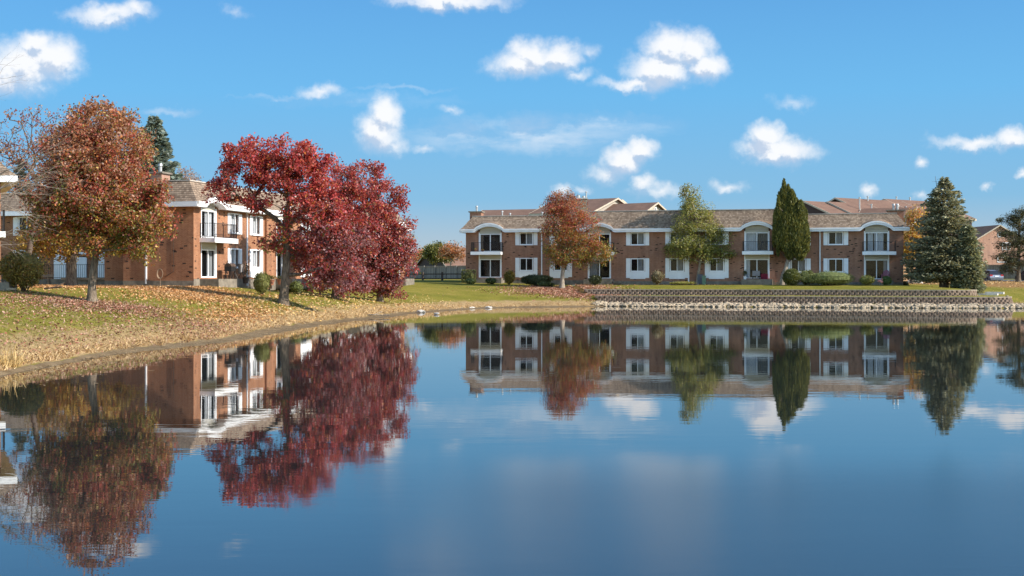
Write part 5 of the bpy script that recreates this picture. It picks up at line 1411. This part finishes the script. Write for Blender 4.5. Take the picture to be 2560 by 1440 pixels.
# columnar juniper: upright flame-like tufts
def flame_conifer(name, label, base_px, D, tufts_, trunk_pts, seed, cols):
    g = np.random.default_rng(seed); bx, by = X_at(base_px[0], D), D; bz = ground_z(bx, by); k = D / F
    root = thing(name, label, 'tree', (bx, by, bz)); C, U, Cc = [], [], []; segs = []
    P = smooth_path([((X_at(px, D) - bx), 0, (EYE - (py - HZ) * k - bz) * (1 if i else 0) - (.1 if i == 0 else 0)) for i, (px, py) in enumerate(trunk_pts)], 4)
    for i in range(len(P) - 1): segs.append((P[i], P[i + 1], .24 * (1 - i / len(P)) + .03, .24 * (1 - (i + 1) / len(P)) + .03))
    tubes('trunk', segs, M['bark_pale'], root, 9); segs = []
    ax = [np.array(p) for p in P]
    for (cx, cy0, cy1, w, oy) in tufts_:
        zt_, zb = EYE - (cy0 - HZ) * k - bz, EYE - (cy1 - HZ) * k - bz; x_ = X_at(cx, D) - bx; r = w * k
        n = int((zt_ - zb) * r * 1000) + 200; t_ = g.uniform(0, 1, n); rr = r * np.minimum(1, .45 + 3 * t_) * (1 - t_ ** 4) ** .8; an = g.uniform(0, 6.28, n)
        rad_ = rr * np.sqrt(g.uniform(.25, 1, n))
        pts = np.stack([x_ + np.cos(an) * rad_, oy * .6 + np.sin(an) * rad_, zb + (zt_ - zb) * t_], 1)
        u_ = np.stack([np.cos(an) * .45, np.sin(an) * .45, np.full(n, 1.0)], 1) + g.normal(size=(n, 3)) * .28
        C.append(pts); U.append(u_); Cc.append(np.array(cols)[g.integers(0, len(cols), n)] * g.uniform(.75, 1.3, (n, 1)))
        j = min(range(len(ax)), key=lambda q: abs(ax[q][2] - (zb - .3)) + abs(ax[q][0] - x_)); segs.append((ax[j], np.array([x_, oy, zb + .4 * (zt_ - zb)]), .05, .02))
    tubes('branches', segs, M['bark'], root, 5)
    C = np.concatenate(C); U = np.concatenate(U); U /= np.linalg.norm(U, axis=1, keepdims=True); Cc = np.concatenate(Cc)
    V2 = np.cross(U, unit(len(C), g)); V2 /= np.linalg.norm(V2, axis=1, keepdims=True); s = (g.uniform(.7, 1.3, len(C)) * .30)[:, None]
    Pq, Q = diamonds(C, U * s * .5, V2 * s * .13); np_mesh('crown', Pq, Q, M['needle'], root, tint=np.clip(Cc, 0, 1)); return root
gt = random.Random(44)
tl = [(2004, 500, 560, 6, .3), (1960, 448, 545, 9, 0), (1962, 478, 590, 17, .1), (1979, 476, 590, 17, -.35), (1976, 488, 610, 25, 0), (1993, 503, 600, 18, .1), (2005, 530, 615, 15, .2), (1947, 502, 590, 13, -.2), (1985, 520, 630, 28, -.4),
      (1965, 520, 620, 22, -.5), (1990, 550, 638, 24, -.6), (2006, 560, 640, 19, .2), (1951, 570, 618, 13, -.2), (1975, 570, 634, 22, .5), (1948, 570, 618, 14, -.8), (1962, 545, 625, 20, .6), (1998, 530, 625, 20, -.3), (1980, 474, 560, 15, 0), (1971, 462, 560, 14, .2), (2000, 600, 650, 15, -.2), (1942, 520, 560, 9, .3), (2017, 555, 618, 9, 0)]
for _ in range(26):
    cy_ = gt.uniform(520, 640); w_ = gt.uniform(9, 14); hw = 38 * (1 - abs(cy_ - 585) / 130); px_ = 1978 + gt.uniform(-1, 1) * hw + (6 if cy_ > 600 else 0); tl.append((px_, max(cy_ - gt.uniform(45, 70), 462 + abs(px_ - 1962) * 1.15), min(cy_ + 8, 648), w_, gt.uniform(-1.2, .9)))
for _ in range(30):
    py_ = gt.uniform(490, 640); sd_ = gt.choice((-1, 1)); ed_ = (1976 + (py_ - 540) * .02) + sd_ * np.interp(py_, [450, 500, 560, 610, 640], [8, 24, 37, 38, 24]); ex_ = ed_ + gt.uniform(-2, 4) * sd_; tl.append((ex_, max(py_ - gt.uniform(30, 46), 462 + abs(ex_ - 1962) * 1.25), py_ + 10, gt.uniform(3.5, 6), gt.uniform(-.8, .8)))
flame_conifer('juniper_tree', 'dark green columnar conifer on a bare leaning trunk at the joint of the long building', (1954, 713), 121, tl, [(1954, 713), (1958, 690), (1966, 665), (1972, 630), (1972, 560), (1962, 480)], 205, [(.11, .12, .032), (.165, .165, .042), (.22, .205, .05), (.07, .085, .028)])

# pine at the right edge: flat plates of needles
broadleaf('pine_tree', 'dark spreading pine at the right edge behind the drive, reddish trunk', 'tree', (2546, 705), 152,
          [(2545, 540, 22, 14), (2528, 550, 24, 9, 1), (2550, 565, 34, 10), (2520, 588, 30, 8), (2545, 600, 36, 10), (2512, 612, 30, 8), (2560, 622, 34, 10), (2515, 640, 30, 9), (2545, 655, 34, 10), (2525, 672, 24, 9), (2580, 600, 34, 12), (2580, 570, 28, 12), (2590, 640, 34, 12), (2560, 530, 16, 10)],
          pal_mix([(0, [((.05, .06, .03), 4), ((.10, .10, .045), 3), ((.16, .15, .07), 1)]), (1, [((.06, .075, .035), 3), ((.13, .13, .06), 4), ((.18, .17, .08), 2)])]),
          360, 44, .34, ([(2546, 705), (2547, 670), (2548, 620), (2550, 545)], (.24, .12)), 206, clump_r=.36, flat=.3, shell=.2, asp=.18, mat='needle', z0=2.05)
# ------------------------------------------------------------------ shrubs
def shrub(name, label, px, py, D, w, h, cols, seed, leaf=.12, n=None, boxy=False, lumps=5, depth=.8, stems=False, group=None, mat='leaf', asp=.6, lift=0.0, pot=None, cat='shrub'):
    """px,py = foot of the shrub in the picture, w,h in pixels"""
    g = np.random.default_rng(seed); x, y = X_at(px, D), D; k = D / F; W2, H = w * k / 2, h * k
    z = ground_z(x, y); root = thing(name, label, cat, (x, y, z), 0, group)
    if n is None: n = int(min(9000, 420 * (W2 * 2) * (H + .4) / (leaf / .12) ** 1.6 * 1.3) + 500)
    if boxy:
        P = g.uniform(-1, 1, (n, 3)); f_ = g.integers(0, 3, n); P[np.arange(n), f_] = np.sign(P[np.arange(n), f_]) * g.uniform(.88, 1.04, n)
        C = P * np.array([W2, W2 * depth, H / 2]) + np.array([0, 0, H / 2 + lift])
    else:
        cs = [(0, 0, .5, 1, 1)] + [(g.uniform(-.5, .5), g.uniform(-.4, .4), g.uniform(.35, .62), g.uniform(.45, .62), g.uniform(.55, .75)) for _ in range(lumps)]
        k_ = g.integers(0, len(cs), n); cc = np.array(cs)[k_]; cc[k_ == 0, 3] = .86; d = unit(n, g); r = g.uniform(.78, 1.04, n)[:, None]
        C = np.stack([cc[:, 0] * W2, cc[:, 1] * W2 * depth, cc[:, 2] * H], 1) + d * r * np.stack([cc[:, 3] * W2, cc[:, 3] * W2 * depth, cc[:, 4] * H * .5], 1)
        C[:, 2] = np.maximum(C[:, 2], .02) + lift
    cols = np.array(cols); tint = cols[g.integers(0, len(cols), n)] * g.uniform(.7, 1.3, (n, 1))
    o = foliage('foliage', C, leaf, tint, M[mat], root, g, asp=asp)
    # woody middle so that it is not hollow: stems fanning up
    segs = []
    for i in range(14):
        a = g.uniform(0, 6.28); q = np.array([math.cos(a) * W2 * g.uniform(.2, .7), math.sin(a) * W2 * depth * g.uniform(.2, .7), lift + H * g.uniform(.5, .85)])
        segs.append((np.array([q[0] * .15, q[1] * .15, 0]), q * np.array([.6, .6, .55]), .025, .02)); segs.append((q * np.array([.6, .6, .55]), q, .02, .008))
    tubes('stems', segs, M['wood_dark'], root, 4)
    # solid core filling the middle, darker than the outer leaves
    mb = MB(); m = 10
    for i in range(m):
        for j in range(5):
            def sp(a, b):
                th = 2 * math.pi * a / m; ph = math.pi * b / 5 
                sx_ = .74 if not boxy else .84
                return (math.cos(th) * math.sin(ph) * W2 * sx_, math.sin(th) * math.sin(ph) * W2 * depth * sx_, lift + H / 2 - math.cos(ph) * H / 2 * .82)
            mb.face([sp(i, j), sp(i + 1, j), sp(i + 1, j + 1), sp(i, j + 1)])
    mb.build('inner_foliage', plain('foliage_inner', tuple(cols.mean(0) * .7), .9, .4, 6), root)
    return root
SG = [(.15, .16, .04), (.20, .20, .055), (.10, .115, .035)]; JN = [(.15, .18, .055), (.21, .23, .075), (.11, .135, .045)]; DK = [(.06, .072, .028), (.09, .10, .038), (.045, .055, .022)]
HG = [(.24, .19, .05), (.32, .25, .06), (.13, .11, .035), (.34, .19, .06)]
shrub('hedge', 'dense brown-green hedge beside the concrete planter at the left edge', 60, 733, 57, 138, 98, HG, 301, leaf=.11, lumps=7, lift=.12, n=8000)
shrub('shrub', 'rounded green shrub in front of the second window of the left building', 655, 716, 80, 50, 58, SG + [(.2, .18, .05)], 302, leaf=.11, lumps=3)
shrub('shrub', 'low green dome shrub behind the trunk of the left crimson tree', 742, 711, 93, 40, 30, JN, 303, leaf=.12, lumps=2)
shrub('shrub', 'second low green dome shrub, under the plum foliage', 768, 709, 98, 34, 28, SG, 304, leaf=.12, lumps=2)
shrub('shrub', 'olive shrub half hidden behind the drooping plum branches', 935, 705, 118, 40, 26, SG, 305, leaf=.14, lumps=2)
def pt_front(px, out):
    s = s_of(px); x, y = s_pt(s, out); return y
shrub('hedge', 'clipped square hedge at the left corner of the long building', 1172, 703, 128.5, 35, 32, DK + SG, 310, boxy=True, depth=.8, leaf=.12)
shrub('shrub', 'small pale green mound before the clipped square hedge', 1176, 705, 125.8, 32, 15, JN, 311, leaf=.13, lumps=2)
shrub('shrub', 'low dark shrub below the first balcony door', 1228, 704, 126.0, 34, 17, DK + JN, 312, leaf=.13, lumps=2)
shrub('shrub', 'yellow-brown upright shrub right of the first balcony door', 1273, 704, 125.6, 35, 38, [(.20, .15, .03), (.28, .2, .035), (.14, .12, .03)], 313, leaf=.13, lumps=3)
shrub('hedge', 'long dark green hedge under the first shuttered windows', 1342, 706, 124.6, 84, 30, DK, 314, leaf=.13, lumps=8, depth=.35, n=6500)
shrub('shrub', 'low lighter juniper at the foot of the long dark hedge', 1365, 706, 123.4, 52, 13, JN + DK, 315, leaf=.13, lumps=3, depth=.4)
shrub('shrub', 'dark leafy plant beside the steps of the second bay', 1486, 706, 122.6, 36, 26, DK, 316, leaf=.14, lumps=3, depth=.5)
shrub('shrub', 'loose brown shrub with pale flowers between the middle windows', 1643, 708, 122.0, 38, 38, [(.12, .08, .04), (.18, .12, .06), (.09, .07, .03), (.42, .38, .22)], 317, leaf=.12, lumps=3, n=1300)
shrub('shrub', 'low yellow flowers along the wall under the olive tree', 1705, 709, 121.5, 80, 9, [(.45, .36, .05), (.2, .2, .05), (.15, .14, .04)], 318, leaf=.12, lumps=6, depth=.2, n=900)
shrub('shrub', 'round clipped dark green ball shrub right of the juniper trunk', 1979, 713, 118.2, 52, 42, [(.10, .12, .03), (.14, .15, .035)], 320, leaf=.11, lumps=0, n=4200)
shrub('shrub', 'green mound shrub between the ball shrub and the big juniper', 2014, 711, 118.6, 44, 40, JN + SG, 321, leaf=.12, lumps=4)
shrub('juniper_shrub', 'wide spreading juniper under the right hand windows', 2078, 713, 117.4, 138, 38, JN, 322, leaf=.15, lumps=10, depth=.45, n=9000, mat='needle', asp=.3)
shrub('juniper_shrub', 'rear juniper hump against the wall, behind the wide spreading one', 2070, 708, 119.0, 108, 36, JN + SG, 323, leaf=.15, lumps=7, depth=.3, n=5000, mat='needle', asp=.3)
shrub('shrub', 'low bright green shrub left of the mauve garden chair', 2166, 713, 116.6, 42, 26, SG + [(.22, .24, .05)], 324, leaf=.12, lumps=3)
shrub('shrub', 'dark green tuft in front of the mauve garden chair', 2217, 712, 116.2, 30, 24, [(.06, .11, .03), (.09, .13, .035)], 325, leaf=.13, lumps=2)
shrub('shrub', 'small dark bush at the right corner of the long building', 2264, 705, 121, 20, 18, DK, 326, leaf=.12, lumps=2)

# ------------------------------------------------------------------ cars
def car(name, label, px, D, rz, paint, z0=None):
    x, y = X_at(px, D), D; z = ground_z(x, y) if z0 is None else z0
    c = thing(name, label, 'car', (x, y, z), rz)
    # side profile (length along x, rear at -x), outline of the lower body and of the cabin
    low = [(-2.25, .42), (-2.30, .70), (-2.24, .98), (-2.12, 1.06), (1.05, 1.04), (1.95, .92), (2.22, .74), (2.26, .45), (1.9, .28), (-1.95, .28)]
    def wid(zz): return .92 - .10 * max(0, (zz - .75)) - .06 * max(0, .5 - zz)
    mb = MB(); n = len(low)
    for (a, b) in zip(low, low[1:] + low[:1]):
        mb.face([(a[0], -wid(a[1]), a[1]), (b[0], -wid(b[1]), b[1]), (b[0], wid(b[1]), b[1]), (a[0], wid(a[1]), a[1])])
    for s in (-1, 1): mb.face([(p[0], s * wid(p[1]), p[1]) for p in low])
    body = mb.build('body', M[paint], c)
    cab = [(-2.16, 1.064, .86), (-1.78, 1.56, .68), (-.2, 1.66, .66), (.55, 1.56, .66), (1.25, 1.064, .84)]
    mb = MB()
    for a, b in zip(cab[1:3], cab[2:4]): mb.face([(a[0], -a[2], a[1]), (b[0], -b[2], b[1]), (b[0], b[2], b[1]), (a[0], a[2], a[1])])
    for s in (-1, 1):
        for (i, w_) in ((1, .07), (2, .06), (3, .07)):
            p, q = cab[i], (cab[0], (-.35, 1.064, .86), cab[4])[i - 1]
            mb.face([(p[0] - w_, s * p[2] * 1.004, p[1]), (p[0] + w_, s * p[2] * 1.004, p[1]), (q[0] + w_, s * q[2] * 1.004, q[1]), (q[0] - w_, s * q[2] * 1.004, q[1])])
        mb.rod((-1.7, s * .6, 1.66), (.3, s * .6, 1.72), .022, 5)
    mb.build('roof', M[paint], c)
    mb = MB(); a, b = cab[0], cab[1]
    mb.face([(a[0], -a[2], a[1]), (b[0], -b[2], b[1]), (b[0], b[2], b[1]), (a[0], a[2], a[1])]); mb.build('rear_window', M['car_glass'], c)
    mb = MB(); a, b = cab[3], cab[4]
    mb.face([(a[0], -a[2], a[1]), (b[0], -b[2], b[1]), (b[0], b[2], b[1]), (a[0], a[2], a[1])]); mb.build('windscreen', M['car_glass'], c)
    for s in (-1, 1):
        mb = MB(); mb.face([(p[0], s * p[2] * .999, p[1]) for p in cab]); mb.build('side_window', M['car_glass'], c)
        for xw in (-1.42, 1.38):
            w = MB(); nn = 16; rr = .36
            A = [(xw + rr * math.cos(2 * math.pi * i / nn), s * .72, .36 + rr * math.sin(2 * math.pi * i / nn)) for i in range(nn)]; B = [(p[0], s * .935, p[2]) for p in A]
            for i in range(nn): w.face([A[i], A[(i + 1) % nn], B[(i + 1) % nn], B[i]])
            w.face(B); wh = w.build('wheel', M['tyre'], c)
            r_ = MB(); r_.face([(xw + .22 * math.cos(2 * math.pi * i / nn), s * .94, .36 + .22 * math.sin(2 * math.pi * i / nn)) for i in range(nn)]); r_.build('rim', M['grey_metal'], wh)
        t_ = MB(); t_.box(-2.30, -2.12, *sorted((s * .56, s * .90)), .86, 1.05); t_.build('tail_light', M['red_lamp'], c)
        t_ = MB(); t_.box(2.0, 2.25, *sorted((s * .5, s * .84)), .72, .86); t_.build('headlight', M['car_glass'], c)
    mb = MB(); mb.box(-2.36, -2.2, -.86, .86, .38, .62); mb.build('bumper', M['slate_metal'], c)
    mb = MB(); mb.box(-2.325, -2.29, -.26, .26, .76, .90); mb.build('number_plate', M['white'], c)
    return c
car('parked_car', 'silver-grey sport utility car parked with its tail to the lawn', 2470, 166, R(97), 'silver', 1.86)
car('parked_car', 'dark grey car cut off by the right edge of the picture', 2576, 168, R(99), 'car_dark', 1.86)

# ------------------------------------------------------------------ things around the long building
def on_front(px, out): 
    s = s_of(px); x, y = s_pt(s, out); return x, y, R(-13.5)
# patio chair (adirondack)
x, y, rz = on_front(2213, 1.0)
c = thing('garden_chair', 'mauve slatted garden chair on the right patio', 'chair', (x, y, 2.28), rz + math.pi * .94)
mb = MB()
for i in range(7):
    a = -.27 + i * .09; h = .98 - .035 * abs(i - 3) ** 1.5; mb.face([(a - .04, -.28, .34), (a + .04, -.28, .34), (a + .04, -.50, h), (a - .04, -.50, h)]); mb.face([(a - .04, -.26, .34), (a + .04, -.26, .34), (a + .04, -.48, h), (a - .04, -.48, h)])
mb.build('backrest', M['mauve'], c)
mb = MB()
for i in range(5): mb.box(-.3, .3, -.25 + i * .12, -.15 + i * .12, .30 + i * .025, .325 + i * .025)
mb.build('seat', M['mauve'], c)
for s in (-1, 1):
    mb = MB(); mb.box(s * .33 - .06, s * .33 + .06, -.35, .42, .56, .585); mb.build('armrest', M['mauve'], c)
    for yy in (-.25, .35):
        mb = MB(); mb.box(s * .33 - .025, s * .33 + .025, yy - .04, yy + .04, 0, .56 if yy > 0 else .556); mb.build('leg', M['mauve'], c)
# cabinet and meter boxes
x, y, rz = on_front(1752, .5)
c = thing('utility_box', 'tall slate-grey cabinet behind the slender leaning trunk', 'box', (x, y, 1.9), rz); mb = MB(); mb.box(-.26, .26, -.2, .25, 0, .9); mb.build('case', M['slate_metal'], c); mb = MB(); mb.box(-.28, .28, -.22, .27, .9, .94); mb.build('lid', M['slate_metal'], c)
x, y, rz = on_front(1763, 1.3)
c = thing('utility_box', 'green utility pedestal right of the slender leaning trunk', 'box', (x, y, 1.85), rz); mb = MB(); mb.box(-.17, .17, -.15, .15, 0, .78); mb.build('case', M['green_metal'], c); mb = MB(); mb.box(-.19, .19, -.17, .17, .78, .86); mb.build('lid', M['green_metal'], c)
# third bay: red blanket, grey chair with towel, plants on the edge
x, y, rz = on_front(1911, .12)
c = thing('patio_cushion', 'maroon cushion set leaning inside the open sliding door of the third bay', 'cushion', (x, y, 2.37), rz); mb = MB(); mb.box(-.33, .33, -.1, .05, .0, .52); mb.box(-.30, .30, -.45, -.1, .0, .25); mb.build('cushion', M['maroon'], c)
x, y, rz = on_front(1891.5, .9)
c = thing('patio_chair', 'grey cloth-covered chair on the patio of the third bay', 'chair', (x, y, 2.37), rz); mb = MB(); mb.box(-.36, .36, -.06, 0, .30, .80); mb.build('backrest', M['cloth_grey'], c)
mb = MB(); mb.box(-.34, .34, .0, .5, .36, .42); mb.build('seat', M['cloth_grey'], c)
for s in (-1, 1):
    for yy in (-.03, .45): mb = MB(); mb.box(s * .33 - .02, s * .33 + .02, yy - .02, yy + .02, 0, .30 if yy < 0 else .36); mb.build('leg', M['black_metal'], c)
def pot(label, x, y, z, r, h, cols, seed, ph=.5, mat='terracotta'):
    c = thing('potted_plant', label, 'plant', (x, y, z)); mb = MB(); mb.cyl(0, 0, 0, h, r * .72, r, 14); mb.cyl(0, 0, h, h + .03, r * 1.08, r * 1.08, 14); mb.build('pot', M[mat], c)
    g = np.random.default_rng(seed); C = unit(260, g) * g.uniform(.3, 1, (260, 1)) * np.array([r * 1.4, r * 1.4, ph * .5]) + np.array([0, 0, h + ph * .45])
    foliage('foliage', C, .10, np.array(cols)[g.integers(0, len(cols), 260)] * g.uniform(.7, 1.3, (260, 1)), M['leaf'], c, g); return c
x, y, rz = on_front(1864, 1.0); pot('dark leafy plant in a pale pot at the left end of the third patio', x, y, 2.36, .16, .24, DK + SG, 401, .8, 'white')
x, y, rz = on_front(1192 + 3, .9); pot('pot of pink and yellow flowers at the left end of the first balcony', x, y, 5.11, .13, .16, [(.6, .25, .2), (.5, .4, .08), (.1, .14, .03)], 402, .28)
x, y, rz = on_front(1212, .85); pot('small pot of orange flowers in the middle of the first balcony', x, y, 5.11, .11, .12, [(.6, .3, .08), (.1, .14, .03)], 403, .2)
x, y, rz = on_front(1936, 1.0)
c = thing('patio_bench', 'low weathered bench below the end of the third patio', 'bench', (x, y, 1.86), rz); mb = MB()
for i in range(3): mb.box(-.7, .5, -.2 + i * .14, -.08 + i * .14, .42, .46)
mb.build('seat', M['wood'], c)
for s in (-.62, .42): mb = MB(); mb.box(s - .03, s + .03, -.18, .2, 0, .418); mb.build('leg', M['wood'], c)
# garden ornaments
for i, (px, lab, hgt) in enumerate(((2193, 'pink garden bird ornament among the low shrubs', .62), (2199, 'smaller pink garden bird ornament, right of its companion', .5))):
    x, y, rz = on_front(px, 4.6); z = ground_z(x, y); c = thing('garden_ornament', lab, 'ornament', (x, y, z), rz + i * .8)
    g = random.Random(i); bm_ = MB(); n = 10
    for a in range(n):
        for b in range(6):
            def sp(a_, b_):
                th = 2 * math.pi * a_ / n; t_ = b_ / 6; r = .11 * math.sin(math.pi * t_) ** .8
                return (-.2 + .42 * t_, r * math.cos(th), hgt * .62 + r * math.sin(th) + .06 * t_)
            bm_.face([sp(a, b), sp(a + 1, b), sp(a + 1, b + 1), sp(a, b + 1)])
    bm_.build('body', M['pink'], c, smooth=True)
    tubes('neck', [((.18, 0, hgt * .66), (.26, 0, hgt * .85), .035, .028), ((.26, 0, hgt * .85), (.2, 0, hgt), .028, .03), ((.2, 0, hgt), (.31, 0, hgt * .95), .035, .01)], M['pink'], c)
    for s in (-1, 1): tubes('leg', [((0, s * .04, 0), (0, s * .04, hgt * .6), .012, .012)], M['twig'], c)
x, y = X_at(2287, 140), 140; o = bpy.data.objects.new('boulder', rocks[2].copy()); col.objects.link(o); o.data.materials.clear(); o.data.materials.append(M['white_stone']); o.location = (x, y, ground_z(x, y) + .15); o.scale = (.85, .5, .55)
tag(o, 'white boulder on the leaf-covered ground left of the blue spruce', 'rock')
x, y = X_at(2432, 128), 128; o = bpy.data.objects.new('boulder', rocks[4].copy()); col.objects.link(o); o.data.materials.clear(); o.data.materials.append(M['white_stone']); o.location = (x, y, ground_z(x, y) + .1); o.scale = (.6, .4, .35)
tag(o, 'pale rock at the lawn edge below the silver-grey car', 'rock')
for i, (px, ou) in enumerate(((1449, 1.8), (1571, 2.0))):
    x, y, rz = on_front(px, ou); o = bpy.data.objects.new('splash_block', MB().box(-.35, .35, -.14, .14, 0, .09).build('tmp', M['white_stone']).data); bpy.data.objects.remove(bpy.data.objects['tmp']); col.objects.link(o)
    o.location = (x, y, ground_z(x, y)); o.rotation_euler = (0, 0, rz); tag(o, ['pale splash block on the soil left of the concrete steps', 'pale splash block on the grass below the left middle window'][i], 'block')

# ------------------------------------------------------------------ things around the left building
def on_left(s, out): return (-20.4 + .232 * s + .973 * out, 82 + .973 * s - .232 * out, math.atan2(.973, .232))
x, y, rz = on_left(4.6, .9)
c = thing('drying_rack', 'black rack hung with dark clothes on the patio below the left balcony', 'rack', (x, y, 2.42), rz); mb = MB()
for s in (-.55, .55):
    for o_ in (-.25, .25): mb.rod((s, o_, 0), (s, -o_, 1.0), .018, 5)
for o_ in (-.25, 0, .25): mb.rod((-.55, o_, 1.0), (.55, o_, 1.0), .012, 5)
mb.build('frame', M['black_metal'], c)
for (a, b, zl, mt, nm) in ((-.5, -.2, .35, 'black_metal', 'cloth'), (-.15, .12, .45, 'cloth_grey', 'cloth'), (.16, .5, .3, 'wood_dark', 'cloth')):
    q = MB(); q.box(a, b, -.27, -.24, zl, 1.02); q.build(nm, M[mt], c)
x, y, rz = on_left(3.6, .8)
c = thing('grill', 'black covered grill on the left patio next to the clothes rack', 'grill', (x, y, 2.42), rz); mb = MB(); mb.box(-.35, .35, -.25, .25, .5, .82); mb.build('body', M['black_metal'], c)
mb = MB()
for i in range(8):
    a, b = math.pi * i / 8, math.pi * (i + 1) / 8
    mb.face([(-.36, -.26 * math.cos(a), .823 + .22 * math.sin(a)), (.36, -.26 * math.cos(a), .823 + .22 * math.sin(a)), (.36, -.26 * math.cos(b), .823 + .22 * math.sin(b)), (-.36, -.26 * math.cos(b), .823 + .22 * math.sin(b))])
for s in (-.36, .36): mb.face([(s, -.26 * math.cos(math.pi * i / 8), .823 + .22 * math.sin(math.pi * i / 8)) for i in range(9)])
mb.build('lid', M['wood_dark'], c)
for s in (-.3, .3):
    for o_ in (-.2, .2): q = MB(); q.box(s - .02, s + .02, o_ - .02, o_ + .02, 0, .498); q.build('leg', M['black_metal'], c)
x, y, rz = on_left(7.6, 1.1); pot('terracotta pot with green plant at the foot of the left downspout', x, y, 2.05, .28, .34, SG, 411, .5)
x, y, rz = on_left(8.4, 1.5); pot('wide terracotta pot in front of the rounded green shrub', x, y, 1.98, .34, .36, SG, 412, .4)
x, y, rz = on_left(6.4, .6); pot('tall brown plant in a dark pot at the end of the left patio', x, y, 2.1, .22, .4, [(.12, .08, .04), (.16, .12, .05)], 413, 1.2, 'wood_dark')
x, y, rz = on_left(11.4, 1.0); pot('small terracotta pot right of the rounded green shrub', x, y, 2.0, .26, .36, DK, 414, .3)
# hose reel on the wall
c = thing('hose_reel', 'coiled garden hose hanging on the shaded brick wall', 'hose', (-20.4 - .973 * 2.3 - .23 * .12, 82 + .232 * 2.3 - .97 * .12, 2.75)); segs = []
for t_ in range(3):
    for i in range(18):
        a, b = 2 * math.pi * i / 18, 2 * math.pi * (i + 1) / 18; r = .26 + .03 * t_
        segs.append(((r * .6 * math.cos(a), -.03 * t_, r * math.sin(a)), (r * .6 * math.cos(b), -.03 * t_, r * math.sin(b)), .02, .02))
segs.append(((.0, 0, -.28), (.05, -.1, -.75), .02, .02)); tubes('hose', segs, M['wood'], c, 6)
# planter at the left edge
x, y = X_at(8, 57), 57
c = thing('planter', 'concrete planter box with low black railing at the left edge', 'planter', (x, y, ground_z(x, y))); mb = MB(); mb.box(-1.3, .42, -.4, .5, 0, .36); mb.build('box', M['concrete'], c)
railing(c, [(-1.3, -.35), (.38, -.35)], .36, .55, .12)
x, y = X_at(36, 57), 56.6; o = bpy.data.objects.new('boulder', rocks[5].copy()); col.objects.link(o); o.location = (x, y, ground_z(x, y) + .05); o.scale = (.22, .18, .16); tag(o, 'small grey rock at the corner of the concrete planter', 'rock')
# lone stones near the trunks
mb = MB(); mb.rod((0, 0, .08), (.9, -.2, .16), .04); mb.rod((.4, -.1, .12), (.9, .2, .35), .025); x, y = X_at(110, 60), 60
o = mb.build('fallen_branch', M['wood_dark']); o.location = (x, y, ground_z(x, y)); tag(o, 'dark fallen branch below the right side of the brown hedge', 'branch')
